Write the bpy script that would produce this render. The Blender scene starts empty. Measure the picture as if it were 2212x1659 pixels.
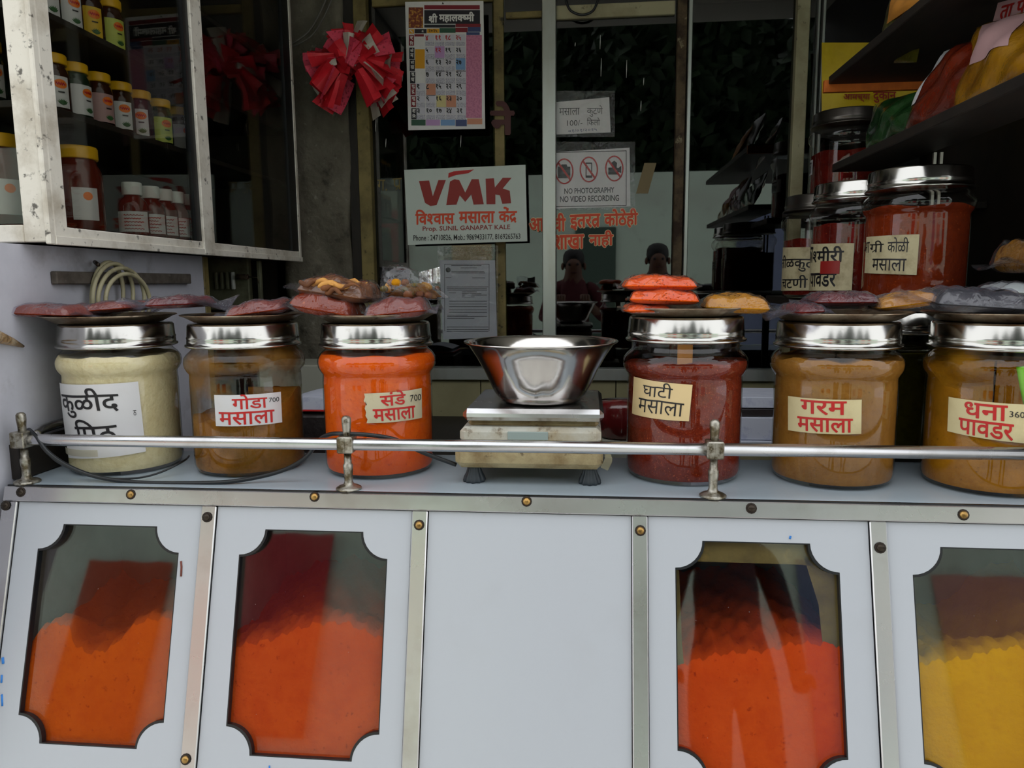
import bpy, bmesh, math, random
from mathutils import Vector, Matrix, Euler
RND = random.Random(11)
SC = bpy.context.scene
COL = SC.collection
pi = math.pi

# ------------------------------------------------------------------ camera
W, H, F = 2212, 1659, 1600.0
ZC = 0.95                                    # worktop height
PITCH, YAW, ROLL = [math.radians(a) for a in (7.792, 5.812, -0.468)]
CAM = Vector((0.0, -1.12, 1.2803))
fwd = Vector((-math.sin(YAW) * math.cos(PITCH), math.cos(YAW) * math.cos(PITCH), -math.sin(PITCH)))
_r = Vector((math.cos(YAW), math.sin(YAW), 0)); _u = _r.cross(fwd)
CR = _r * math.cos(ROLL) + _u * math.sin(ROLL)
CU = _u * math.cos(ROLL) - _r * math.sin(ROLL)
cd = bpy.data.cameras.new('camera'); cam = bpy.data.objects.new('camera', cd); COL.objects.link(cam)
cd.sensor_fit = 'HORIZONTAL'; cd.sensor_width = 36; cd.lens = F / W * 36; cd.clip_start = 0.02
m = Matrix((CR, CU, -fwd)).transposed().to_4x4(); m.translation = CAM
cam.matrix_world = m
SC.camera = cam

# ------------------------------------------------------------------ overcast daylight and exposure
wd = bpy.data.worlds.new('overcast_sky'); SC.world = wd; wd.use_nodes = True
bg = wd.node_tree.nodes['Background']
bg.inputs[0].default_value = (0.95, 0.975, 1.0, 1); bg.inputs[1].default_value = 1.0
SC.view_settings.view_transform = 'Standard'; SC.view_settings.look = 'None'
SC.view_settings.gamma = 1; SC.view_settings.use_curve_mapping = False
SC.view_settings.exposure = 0.9
SC.cycles.max_bounces = 8; SC.cycles.transparent_max_bounces = 24
SC.cycles.caustics_reflective = False; SC.cycles.caustics_refractive = False
SC.cycles.sample_clamp_indirect = 4

# ------------------------------------------------------------------ helpers: points
def ray(px, py): return fwd + CR * ((px - W / 2) / F) - CU * ((py - H / 2) / F)
def at(px, py, Y): d = ray(px, py); return CAM + d * ((Y - CAM.y) / d.y)
def atx(px, py, X): d = ray(px, py); return CAM + d * ((X - CAM.x) / d.x)
def atz(px, py, Z): d = ray(px, py); return CAM + d * ((Z - CAM.z) / d.z)
def on_cyl(px, py, c, rad):
    d = ray(px, py); ox, oy = CAM.x - c[0], CAM.y - c[1]
    A = d.x * d.x + d.y * d.y; B = ox * d.x + oy * d.y; C = ox * ox + oy * oy - rad * rad
    disc = max(B * B - A * C, 0); t = (-B - math.sqrt(disc)) / A
    P = CAM + d * t
    return math.atan2(P.x - c[0], -(P.y - c[1])), P.z     # angle 0 faces the street, + to the right

# ------------------------------------------------------------------ helpers: materials
def S(r, g, b):
    f = lambda v: (v / 255 / 12.92) if v <= 10 else ((v / 255 + 0.055) / 1.055) ** 2.4
    return (f(r), f(g), f(b), 1)
MATS = {}
def mat(name, col, rough=0.5, metal=0.0, layers=(), bump=None, spec=0.5, coat=0, sub=None, stretch=None, rlayer=None):
    """layers: (colour, scale, lo, hi, amount, kind) mixed over the base by noise or speckles"""
    if name in MATS: return MATS[name]
    m = bpy.data.materials.new(name); m.use_nodes = True; nt = m.node_tree; N = nt.nodes; L = nt.links
    b = N['Principled BSDF']
    b.inputs['Roughness'].default_value = rough; b.inputs['Metallic'].default_value = metal
    b.inputs['Specular IOR Level'].default_value = spec
    if coat: b.inputs['Coat Weight'].default_value = coat; b.inputs['Coat Roughness'].default_value = 0.08
    tc = N.new('ShaderNodeTexCoord'); vec = tc.outputs['Object']
    if stretch:
        mp = N.new('ShaderNodeMapping'); mp.inputs['Scale'].default_value = stretch
        L.new(vec, mp.inputs['Vector']); vec = mp.outputs['Vector']
    cur = None
    rgb = N.new('ShaderNodeRGB'); rgb.outputs[0].default_value = col; cur = rgb.outputs[0]
    def fac(scale, lo, hi, amt, kind):
        if kind == 'spot':
            t = N.new('ShaderNodeTexVoronoi'); t.inputs['Scale'].default_value = scale; o = t.outputs['Distance']
        else:
            t = N.new('ShaderNodeTexNoise'); t.inputs['Scale'].default_value = scale
            t.inputs['Detail'].default_value = 6; t.inputs['Roughness'].default_value = 0.62; o = t.outputs['Fac']
        L.new(vec, t.inputs['Vector'])
        r = N.new('ShaderNodeMapRange'); r.inputs[1].default_value = lo; r.inputs[2].default_value = hi
        r.inputs[3].default_value = amt if kind == 'spot' else 0; r.inputs[4].default_value = 0 if kind == 'spot' else amt
        L.new(o, r.inputs[0]); return r.outputs[0]
    for ly in layers:
        c2, sc, lo, hi, amt = ly[:5]; kind = ly[5] if len(ly) > 5 else 'noise'
        mx = N.new('ShaderNodeMix'); mx.data_type = 'RGBA'
        L.new(fac(sc, lo, hi, amt, kind), mx.inputs[0]); L.new(cur, mx.inputs[6]); mx.inputs[7].default_value = c2
        cur = mx.outputs[2]
    L.new(cur, b.inputs['Base Color'])
    if rlayer:
        sc, lo, hi, r0, r1 = rlayer
        f = fac(sc, lo, hi, 1, 'noise'); r = N.new('ShaderNodeMapRange')
        r.inputs[3].default_value = r0; r.inputs[4].default_value = r1
        L.new(f, r.inputs[0]); L.new(r.outputs[0], b.inputs['Roughness'])
    if bump:
        sc, st = bump[:2]; t = N.new('ShaderNodeTexNoise'); t.inputs['Scale'].default_value = sc; t.inputs['Detail'].default_value = 5
        L.new(vec, t.inputs['Vector']); bp = N.new('ShaderNodeBump'); bp.inputs['Strength'].default_value = st
        bp.inputs['Distance'].default_value = bump[2] if len(bump) > 2 else 0.004
        L.new(t.outputs['Fac'], bp.inputs['Height']); L.new(bp.outputs[0], b.inputs['Normal'])
    if sub: b.inputs['Subsurface Weight'].default_value = sub
    MATS[name] = m; return m
def glass(name, tint=(1, 1, 1, 1), ior=1.45, rough=0.02, dirt=None, bump=None, haze=0.0, hazecol=(.8, .8, .8, 1)):
    """thin clear sheet: see-through plus a Fresnel reflection; dirt = (colour, scale, lo, hi, amount)"""
    if name in MATS: return MATS[name]
    m = bpy.data.materials.new(name); m.use_nodes = True; nt = m.node_tree; N = nt.nodes; L = nt.links
    N.remove(N['Principled BSDF']); out = N['Material Output']
    tr = N.new('ShaderNodeBsdfTransparent'); tr.inputs[0].default_value = tint
    gl = N.new('ShaderNodeBsdfGlossy'); gl.inputs['Roughness'].default_value = rough
    fr = N.new('ShaderNodeFresnel'); ge = N.new('ShaderNodeNewGeometry'); mi = N.new('ShaderNodeMix')   # same reflection from either face of the thin sheet
    mi.inputs[2].default_value = ior; mi.inputs[3].default_value = 1 / ior
    L.new(ge.outputs['Backfacing'], mi.inputs[0]); L.new(mi.outputs[0], fr.inputs[0])
    tc = N.new('ShaderNodeTexCoord')
    if bump:
        t = N.new('ShaderNodeTexNoise'); t.inputs['Scale'].default_value = bump[0]; t.inputs['Detail'].default_value = 3
        t.inputs['Distortion'].default_value = 1.2
        L.new(tc.outputs['Object'], t.inputs['Vector']); bp = N.new('ShaderNodeBump'); bp.inputs['Strength'].default_value = bump[1]
        bp.inputs['Distance'].default_value = bump[2] if len(bump) > 2 else 0.01
        L.new(t.outputs['Fac'], bp.inputs['Height']); L.new(bp.outputs[0], gl.inputs['Normal']); L.new(bp.outputs[0], fr.inputs['Normal'])
    mx = N.new('ShaderNodeMixShader'); L.new(fr.outputs[0], mx.inputs[0]); L.new(tr.outputs[0], mx.inputs[1]); L.new(gl.outputs[0], mx.inputs[2])
    sh = mx.outputs[0]
    if haze:
        df = N.new('ShaderNodeBsdfDiffuse'); df.inputs[0].default_value = hazecol
        m2 = N.new('ShaderNodeMixShader'); m2.inputs[0].default_value = haze
        L.new(sh, m2.inputs[1]); L.new(df.outputs[0], m2.inputs[2]); sh = m2.outputs[0]
    if dirt:
        c2, sc, lo, hi, amt = dirt[:5]
        if len(dirt) > 5:
            t = N.new('ShaderNodeTexVoronoi'); o = t.outputs['Distance']
        else:
            t = N.new('ShaderNodeTexNoise'); t.inputs['Detail'].default_value = 6; o = t.outputs['Fac']
        t.inputs['Scale'].default_value = sc; L.new(tc.outputs['Object'], t.inputs['Vector'])
        r = N.new('ShaderNodeMapRange'); r.inputs[1].default_value = lo; r.inputs[2].default_value = hi
        r.inputs[3].default_value = amt if len(dirt) > 5 else 0; r.inputs[4].default_value = 0 if len(dirt) > 5 else amt
        L.new(o, r.inputs[0])
        df = N.new('ShaderNodeBsdfDiffuse'); df.inputs[0].default_value = c2
        m2 = N.new('ShaderNodeMixShader'); L.new(r.outputs[0], m2.inputs[0])
        L.new(sh, m2.inputs[1]); L.new(df.outputs[0], m2.inputs[2]); sh = m2.outputs[0]
    L.new(sh, out.inputs['Surface'])
    MATS[name] = m; return m

BLK = (0, 0, 0, 1)
mat('laminate', S(178, 182, 189), 0.28, layers=((S(162, 163, 165), 3.0, .52, .8, .35), (S(40, 38, 36), 60, .0, .022, .9, 'spot'), (S(150, 130, 100), 9, .7, .85, .3)))
mat('worktop', S(180, 194, 204), 0.2, layers=((S(160, 172, 180), 4, .45, .75, .5), (S(70, 70, 70), 45, 0, .02, .8, 'spot')))
mat('steel', (.56, .56, .57, 1), 0.22, 1, stretch=(1, 1, 1), layers=((S(120, 110, 92), 14, .55, .8, .45), (S(60, 52, 44), 70, 0, .03, .8, 'spot')), rlayer=(5, .3, .7, .14, .34))
mat('trim_steel', (.60, .59, .59, 1), 0.26, 1, layers=((S(150, 132, 120), 7, .5, .8, .5), (S(235, 235, 235), 38, 0, .03, .8, 'spot'), (S(40, 30, 24), 31, 0, .025, .8, 'spot')), rlayer=(3, .3, .7, .2, .36))
mat('lid_steel', (.50, .49, .46, 1), 0.13, 1, layers=((S(110, 92, 66), 22, .6, .85, .6), (S(50, 40, 30), 90, 0, .03, .8, 'spot')), rlayer=(9, .3, .7, .1, .22), bump=(14, .05))
mat('plate_steel', (.42, .35, .26, 1), 0.3, 1, layers=((S(96, 60, 28), 18, .38, .66, .85), (S(40, 26, 16), 60, .55, .7, .7)), rlayer=(9, .3, .7, .25, .5))
mat('bowl_steel', (.66, .63, .60, 1), 0.13, 1, layers=((S(120, 100, 80), 20, .6, .85, .35),), rlayer=(8, .3, .7, .08, .2), bump=(9, .06, .01))
mat('cast_zinc', (.40, .38, .33, 1), 0.42, .9, layers=((S(88, 76, 50), 60, .42, .6, .9), (S(24, 20, 16), 120, .58, .72, .9)), bump=(120, .5, .002))
mat('brass', S(170, 135, 80), 0.3, 1, layers=((S(80, 64, 40), 80, .5, .7, .8),))
mat('dark_screw', S(62, 54, 46), 0.45, .8, layers=((S(20, 16, 14), 120, .5, .7, .8),))
mat('grime', S(40, 30, 22), 0.9)
mat('rubber', S(46, 54, 60), 0.5, bump=(30, .1))
mat('black_plastic', S(18, 20, 23), 0.35)
mat('cable_black', S(20, 24, 28), 0.38)
mat('cable_beige', S(176, 168, 136), 0.5, layers=((S(96, 86, 60), 30, .5, .75, .7),))
mat('wall_lilac', S(196, 196, 206), 0.75, layers=((S(160, 160, 170), 4, .4, .7, .7), (S(90, 80, 66), 7, .58, .8, .6), (S(30, 26, 24), 55, 0, .03, .8, 'spot')), bump=(18, .25))
mat('pillar_plaster', S(116, 110, 96), 0.85, layers=((S(78, 72, 60), 6, .4, .65, .8), (S(150, 146, 134), 40, .62, .7, .6), (S(24, 20, 16), 12, .6, .75, .9)), bump=(35, .8, .01))
mat('cab_frame', S(226, 220, 208), 0.6, layers=((S(156, 142, 120), 9, .48, .7, .75), (S(40, 34, 26), 55, .60, .68, .85), (S(60, 50, 38), 40, 0, .05, .8, 'spot')), bump=(60, .2))
mat('old_cream', S(140, 124, 74), 0.6, layers=((S(78, 66, 32), 8, .4, .65, .85), (S(30, 22, 12), 40, .6, .7, .9)), bump=(50, .3))
mat('pale_cream', S(170, 164, 132), 0.6, layers=((S(110, 98, 62), 7, .45, .7, .7), (S(40, 32, 20), 40, .64, .72, .8)), bump=(50, .2))
mat('aluminium', (.52, .54, .52, 1), 0.38, .85, layers=((S(150, 140, 112), 5, .5, .75, .6), (S(60, 50, 36), 50, .66, .74, .7)), stretch=(1, 1, .25))
mat('rusty', S(96, 80, 58), 0.8, layers=((S(46, 28, 16), 11, .42, .58, .95), (S(170, 160, 130), 24, .62, .7, .8)), bump=(50, .6))
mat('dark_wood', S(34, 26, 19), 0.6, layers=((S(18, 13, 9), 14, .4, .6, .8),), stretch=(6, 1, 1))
mat('dark_room', S(22, 20, 17), 0.9)  # near black, the unlit interior put into the colour
mat('room_wall', S(42, 44, 38), 0.9, layers=((S(20, 20, 18), 3, .4, .6, .7),))  # darkness of the unlit room put into the wall colour
mat('cream_panel', S(150, 144, 108), 0.6, layers=((S(112, 104, 72), 4, .4, .7, .6), (S(40, 34, 26), 36, .68, .74, .8)))
mat('ground_concrete', S(222, 220, 214), 0.9, layers=((S(176, 172, 166), .8, .4, .7, .7),), bump=(20, .3))
mat('street_wall', S(214, 232, 214), 0.85, layers=((S(196, 202, 188), 1.2, .45, .7, .7), (S(110, 112, 100), 4, .6, .8, .5)))
mat('ceiling_paint', S(196, 194, 186), 0.9)
mat('concrete_floor', S(60, 56, 50), 0.9)
mat('paper_white', S(226, 224, 222), 0.55, layers=((S(190, 186, 178), 12, .5, .8, .5),))
mat('label_white', S(208, 207, 209), 0.4, layers=((S(200, 194, 184), 14, .55, .8, .5),))
mat('label_cream', S(206, 192, 148), 0.5, layers=((S(172, 152, 108), 16, .5, .75, .6),))
mat('label_beige', S(222, 196, 146), 0.45, layers=((S(206, 176, 124), 6, .5, .75, .5),))
mat('label_old', S(200, 188, 150), 0.5, layers=((S(140, 122, 84), 26, .48, .7, .7),))
mat('label_yellowed', S(196, 186, 156), 0.5, layers=((S(150, 132, 96), 22, .5, .75, .6),))
mat('ink_black', S(18, 16, 20), 0.5); mat('ink_red', S(186, 26, 24), 0.5); mat('ink_maroon', S(150, 30, 24), 0.45)
mat('ink_orange', S(224, 74, 34), 0.5); mat('ink_white', S(232, 230, 226), 0.5); mat('ink_blue', S(60, 74, 120), 0.5)
mat('ink_darkred', S(74, 14, 12), 0.5); mat('ink_yellow', S(226, 196, 60), 0.5); mat('ink_green', S(70, 96, 60), 0.5)
mat('ink_cream', S(232, 214, 170), 0.5)
mat('sign_board', S(204, 214, 206), 0.35, layers=((S(176, 186, 178), 4, .45, .75, .5),))

glass('pane_clear', (.90, .92, .91, 1), 1.5, 0.015, dirt=(S(190, 186, 176), 70, 0, .05, .9, 'spot'))
glass('pane_bin', (.86, .87, .88, 1), 1.55, 0.03, dirt=(S(225, 225, 222), 55, 0, .03, .95, 'spot'))
glass('pane_darkened', (.20, .25, .22, 1), 1.9, 0.015, dirt=(S(150, 150, 130), 90, 0, .035, .8, 'spot'))  # tint carries the darkness of the room behind, high index strengthens the reflection
glass('pane_cabinet', (.80, .80, .77, 1), 1.45, 0.02, dirt=(S(150, 140, 110), 80, 0, .03, .6, 'spot'))
glass('jar_plastic', (.97, .97, .95, 1), 1.6, 0.03, bump=(7, .05, .02))
glass('jar_dusty', (.95, .93, .88, 1), 1.6, 0.03, dirt=(S(120, 84, 34), 11, .46, .62, .75))
glass('jar_ochre', (.95, .93, .86, 1), 1.6, 0.03, dirt=(S(150, 104, 24), 9, .52, .66, .6))
glass('jar_green', (.62, .66, .42, 1), 1.42, 0.05)
glass('film', (.95, .95, .97, 1), 1.62, 0.09, bump=(24, .8, .014), haze=0.015, hazecol=(.78, .76, .84, 1))
glass('film_thick', (.90, .89, .94, 1), 1.62, 0.12, bump=(22, .9, .016), haze=0.055, hazecol=(.68, .66, .78, 1))
glass('sleeve', (.97, .97, .98, 1), 1.5, 0.08, bump=(16, .8, .02), haze=0.05)

def powder(name, c, c2, c3=None, sc=60, bumps=.5, specks=None):
    ly = [(c2, 9, .4, .7, .7), (c2, sc, .45, .65, .6)]
    if c3: ly.append((c3, sc * 2.2, .62, .72, .9))
    if specks: ly.append((specks[0], specks[1], .0, specks[2], .9, 'spot'))
    return mat(name, c, 0.95, layers=tuple(ly), bump=(140, bumps, .004), spec=.1)
powder('flour', S(220, 208, 168), S(204, 188, 144))
powder('goda', S(154, 104, 36), S(122, 76, 22), S(96, 60, 22))
powder('sunday', S(224, 94, 10), S(208, 74, 6), S(166, 48, 6))
powder('ghati', S(122, 40, 20), S(92, 26, 14), S(196, 88, 44), 90, .9, specks=(S(206, 110, 60), 260, .22))
powder('garam', S(150, 104, 42), S(128, 84, 30), S(110, 72, 28))
powder('dhana', S(166, 112, 20), S(142, 92, 12), S(120, 80, 14))
powder('bin_orange', S(190, 80, 6), S(176, 66, 4), S(138, 44, 4), 40)
powder('bin_red', S(190, 74, 18), S(176, 60, 12), S(138, 42, 10), 40)
powder('bin_red_deep', S(202, 74, 18), S(188, 60, 14), S(146, 38, 12), 40)
powder('turmeric', S(200, 148, 4), S(186, 132, 2), S(190, 130, 4), 40)
powder('red_mix', S(140, 54, 20), S(112, 34, 12), S(184, 88, 36), 50, specks=(S(190, 100, 50), 240, .2))
powder('orange_mix', S(240, 98, 12), S(220, 70, 8), S(120, 36, 8), 42, specks=(S(60, 16, 8), 190, .3))
powder('yellow_mix', S(196, 136, 26), S(170, 108, 16), S(110, 66, 12), 60, specks=(S(90, 54, 14), 220, .25))
powder('kolhapuri', S(130, 46, 14), S(104, 34, 12), S(190, 84, 34), 50)
powder('dark_red', S(110, 26, 16), S(70, 14, 10), S(150, 50, 24), 50)
powder('brown_spice', S(150, 104, 34), S(96, 62, 20), S(206, 156, 60), 80)
powder('olive', S(96, 84, 34), S(70, 60, 24))

# ------------------------------------------------------------------ helpers: meshes
def wloc(o):
    v = Vector((0, 0, 0))
    while o is not None: v += o.location; o = o.parent
    return v
class MB:
    def __init__(s): s.v = []; s.f = []; s.sm = []
    def add(s, vs, fs, smooth=False):
        n = len(s.v); s.v += [tuple(p) for p in vs]
        for f in fs: s.f.append(tuple(i + n for i in f)); s.sm.append(smooth)
        return s
    def bm(s, b, M=None, smooth=False):
        b.verts.ensure_lookup_table(); b.verts.index_update()
        vs = [(M @ v.co) if M else v.co.copy() for v in b.verts]
        s.add(vs, [[v.index for v in f.verts] for f in b.faces], smooth); b.free(); return s
    def box(s, c, size, bev=0.0, M=None, seg=1):
        b = bmesh.new(); bmesh.ops.create_cube(b, size=1)
        for v in b.verts: v.co = Vector((v.co.x * size[0], v.co.y * size[1], v.co.z * size[2]))
        if bev: bmesh.ops.bevel(b, geom=list(b.edges), offset=bev, segments=seg, affect='EDGES', profile=.7)
        T = Matrix.Translation(Vector(c)); return s.bm(b, T @ M if M else T)
    def bx(s, x0, x1, y0, y1, z0, z1, bev=0.0):
        return s.box(((x0 + x1) / 2, (y0 + y1) / 2, (z0 + z1) / 2), (abs(x1 - x0), abs(y1 - y0), abs(z1 - z0)), bev)
    def lathe(s, prof, c=(0, 0, 0), n=48, smooth=True, fn=None, M=None):
        vs = []; fs = []
        for k, (r, z) in enumerate(prof):
            for i in range(n):
                a = 2 * pi * i / n; rr, zz = (r, z) if fn is None else fn(r, z, a)
                p = Vector((rr * math.sin(a), -rr * math.cos(a), zz))
                if M: p = M @ p
                vs.append(p + Vector(c))
        for k in range(len(prof) - 1):
            for i in range(n):
                j = (i + 1) % n
                fs.append((k * n + i, k * n + j, (k + 1) * n + j, (k + 1) * n + i))
        if prof[0][0] > 1e-5: fs.append(tuple(range(n - 1, -1, -1)))
        if prof[-1][0] > 1e-5: fs.append(tuple(range((len(prof) - 1) * n, len(prof) * n)))
        return s.add(vs, fs, smooth)
    def tube(s, path, r, n=10, cap=True):
        P = [Vector(p) for p in path]; vs = []; fs = []; up = None
        for i, p in enumerate(P):
            t = (P[min(i + 1, len(P) - 1)] - P[max(i - 1, 0)]).normalized()
            if up is None: up = t.orthogonal().normalized()
            up = (up - t * up.dot(t)).normalized(); sd = t.cross(up)
            rr = r[i] if isinstance(r, (list, tuple)) else r
            for k in range(n):
                a = 2 * pi * k / n; vs.append(p + (up * math.cos(a) + sd * math.sin(a)) * rr)
        for i in range(len(P) - 1):
            for k in range(n):
                j = (k + 1) % n; fs.append((i * n + k, i * n + j, (i + 1) * n + j, (i + 1) * n + k))
        if cap: fs.append(tuple(range(n - 1, -1, -1))); fs.append(tuple(range((len(P) - 1) * n, len(P) * n)))
        return s.add(vs, fs, True)
    def grid(s, fn, nu, nv, smooth=True):
        vs = [fn(i / nu, j / nv) for j in range(nv + 1) for i in range(nu + 1)]
        fs = [(j * (nu + 1) + i, j * (nu + 1) + i + 1, (j + 1) * (nu + 1) + i + 1, (j + 1) * (nu + 1) + i) for j in range(nv) for i in range(nu)]
        return s.add(vs, fs, smooth)
    def plate(s, outer, holes, fn, thick):
        """polygon with holes in (u,v), extruded; fn(u,v,w) -> point, w = 0 front, thick back"""
        b = bmesh.new(); es = []
        for loop in [outer] + list(holes):
            vv = [b.verts.new((p[0], p[1], 0)) for p in loop]
            es += [b.edges.new((vv[i], vv[(i + 1) % len(vv)])) for i in range(len(vv))]
        bmesh.ops.triangle_fill(b, edges=es, use_beauty=True)
        b.verts.index_update(); b.verts.ensure_lookup_table()
        n = len(b.verts); co = [v.co.copy() for v in b.verts]
        fr = [[v.index for v in f.verts] for f in b.faces]; ed = [[v.index for v in e.verts] for e in b.edges if len(e.link_faces) == 1]
        b.free()
        vs = [fn(c.x, c.y, 0) for c in co] + [fn(c.x, c.y, thick) for c in co]
        fs = fr + [[i + n for i in f[::-1]] for f in fr] + [[a, bb, bb + n, a + n] for a, bb in ed]
        return s.add(vs, fs)
    def build(s, name, material, parent=None, fix=True):
        me = bpy.data.meshes.new(name); o0 = wloc(parent) if parent is not None else Vector((0, 0, 0))
        me.from_pydata([(p[0] - o0.x, p[1] - o0.y, p[2] - o0.z) for p in s.v], [], s.f)
        if s.sm: me.polygons.foreach_set('use_smooth', s.sm)
        if fix:
            b = bmesh.new(); b.from_mesh(me); bmesh.ops.recalc_face_normals(b, faces=b.faces); b.to_mesh(me); b.free()
        me.update()
        o = bpy.data.objects.new(name, me); COL.objects.link(o); o.parent = parent
        me.materials.append(MATS[material] if isinstance(material, str) else material)
        return o
def tag(o, label, cat, group=None, kind=None):
    if label: o['label'] = label
    if cat: o['category'] = cat
    if group: o['group'] = group
    if kind: o['kind'] = kind
    return o
def thing(name, label, cat, loc=(0, 0, 0), group=None):
    o = bpy.data.objects.new(name, None); COL.objects.link(o); o.location = loc; o.empty_display_size = .05
    return tag(o, label, cat, group)
def struct(o): o['kind'] = 'structure'; return o
def dup(root, loc, label, rotz=0.0):
    r = root.copy(); COL.objects.link(r); r.location = loc; r.rotation_euler = (0, 0, rotz); r['label'] = label
    for ch in list(root.children):
        c = ch.copy(); COL.objects.link(c); c.parent = r
        for g in list(ch.children):
            d = g.copy(); COL.objects.link(d); d.parent = c
    return r
def arc(c, r, a0, a1, n=8): return [(c[0] + r * math.cos(math.radians(a0 + (a1 - a0) * i / n)), c[1] + r * math.sin(math.radians(a0 + (a1 - a0) * i / n))) for i in range(n + 1)]

# ------------------------------------------------------------------ helpers: lettering (built-in font)
_tc = {}; sn_ = math.sin
def _raw(body, bold, clip=None):
    k = (body, bold, clip)
    if k in _tc: return _tc[k]
    cu = bpy.data.curves.new('t', 'FONT'); cu.body = body; cu.offset = bold; cu.resolution_u = 3
    ob = bpy.data.objects.new('t', cu); COL.objects.link(ob)
    me = bpy.data.meshes.new_from_object(ob)
    if clip:
        b = bmesh.new(); b.from_mesh(me)
        bmesh.ops.bisect_plane(b, geom=list(b.verts) + list(b.edges) + list(b.faces), plane_co=(clip, 0, 0), plane_no=(1, 0, 0), clear_outer=True)
        b.to_mesh(me); b.free()
    v = [(p.co.x, p.co.y) for p in me.vertices]; f = [tuple(q.vertices) for q in me.polygons]
    bpy.data.objects.remove(ob); bpy.data.curves.remove(cu); bpy.data.meshes.remove(me)
    _tc[k] = (v, f); return _tc[k]
def layout(body, bold=0.0):
    """visual-order text; <x> = half form of consonant x, ^ = subjoined r stroke"""
    if bold > 0.004 and any(ord(ch) > 0x900 for ch in body):
        V0, F0 = layout(body, 0.0); V = []; FF = []; n = 6 if bold < .05 else 12
        for k in range(n):
            a = 2 * pi * k / n; m = len(V); V += [(p[0] + bold * math.cos(a), p[1] + bold * sn_(a), k) for p in V0]; FF += [tuple(q + m for q in f) for f in F0]
        m = len(V); V += [(p[0], p[1], n) for p in V0]; FF += [tuple(q + m for q in f) for f in F0]
        return V, FF
    V = []; FF = []; x = 0.0; i = 0; run = ''
    def put(v, f, adv=None):
        nonlocal x
        if not v: return
        n = len(V); V.extend((p[0] + x, p[1]) for p in v); FF.extend(tuple(q + n for q in g) for g in f)
        x += max(p[0] for p in v) - bold if adv is None else adv
    def flush():
        nonlocal run
        if run: put(*_raw(run, bold)); run = ''
    while i < len(body):
        ch = body[i]
        if ch == '<':
            flush(); c = body[i + 1]; v, f = _raw(c, bold); w = max(p[0] for p in v)
            v, f = _raw(c, bold, w - 0.19 - bold * .5); put(v, f); i += 3; continue
        if ch == '^':
            flush(); t = .035 + bold
            n = len(V); xs = x - 0.12
            V.extend([(xs, .24 + t), (xs, .24 - t), (xs - .26, .0 - t), (xs - .26, .0 + t)]); FF.append((n, n + 1, n + 2, n + 3)); i += 1; continue
        run += ch; i += 1
    flush(); return V, FF
def fit(mb, body, fn, box, bold=0.0, slice_=None, wob=0.0, shear=0.0, quad=None):
    """stretch text into box (u0,u1,v0,v1) [v0 = bottom]; fn(u,v) -> point"""
    V, FF = layout(body, bold)
    if not V: return
    x0 = min(p[0] for p in V); x1 = max(p[0] for p in V); y0 = min(p[1] for p in V); y1 = max(p[1] for p in V)
    u0, u1, v0, v1 = box; ph = (len(body) * 1.7 + u0 * 9) % 6
    def loc(p):
        s_ = (p[0] - x0) / (x1 - x0); t_ = (p[1] - y0) / (y1 - y0)
        s2 = s_ + shear * (t_ - .5); t2 = t_ + wob * math.sin(s_ * 7 + ph) + wob * .5 * math.sin(s_ * 17 + t_ * 3 + ph)
        return (u0 + (u1 - u0) * s2, v0 + (v1 - v0) * t2)
    P = [loc(p) + (p[2] if len(p) > 2 else 0,) for p in V]
    def lift(p): w_ = fn(p[0], p[1]); return w_ + (CAM - w_).normalized() * (2.5e-5 * p[2])     # strokes stacked a hair apart
    if slice_:
        b = bmesh.new(); vs = [b.verts.new((p[0], p[1], p[2] * 1e-3)) for p in P]
        for f in FF:
            try: b.faces.new([vs[i] for i in f])
            except ValueError: pass
        for k in range(1, slice_):
            xc = u0 + (u1 - u0) * k / slice_
            bmesh.ops.bisect_plane(b, geom=list(b.verts) + list(b.edges) + list(b.faces), plane_co=(xc, 0, 0), plane_no=(1, 0, 0))
        b.verts.index_update(); P = [(v.co.x, v.co.y, v.co.z * 1e3) for v in b.verts]; FF = [[v.index for v in f.verts] for f in b.faces]; b.free()
    mb.add([lift(p) for p in P], FF)
def pxfit(mb, body, Y, x0, x1, yt, yb, dy=0.0, **k):
    fit(mb, body, lambda u, v: at(u, -v + dy * (u - x0) / (x1 - x0), Y), (x0, x1, -yb, -yt), **k)
def pxquad(mb, Y, x0, x1, yt, yb, dy=0.0):
    mb.add([at(x0, yt, Y), at(x1, yt + dy, Y), at(x1, yb + dy, Y), at(x0, yb, Y)], [(0, 1, 2, 3)])

# ================================================================== SETTING
YP = 1.40                                   # glazed partition at the back of the shop front
def sbox(name, material, *b, bev=0): return struct(MB().bx(*b, bev).build(name, material))
sbox('floor', 'ground_concrete', -9, 9, -9, 4, -.05, 0)
sbox('wall_street', 'street_wall', -9, 9, -5.75, -5.5, 0, 2.6)
sbox('ceiling', 'ceiling_paint', -2.2, 2.2, .12, 3.5, 2.5, 2.56)
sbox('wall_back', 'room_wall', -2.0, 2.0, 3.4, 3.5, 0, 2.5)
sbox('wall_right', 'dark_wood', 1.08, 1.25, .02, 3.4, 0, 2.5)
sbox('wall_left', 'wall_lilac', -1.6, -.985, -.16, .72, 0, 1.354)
sbox('wall_side', 'dark_room', -2.0, -1.6, -.16, 3.4, 0, 2.5)
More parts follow.
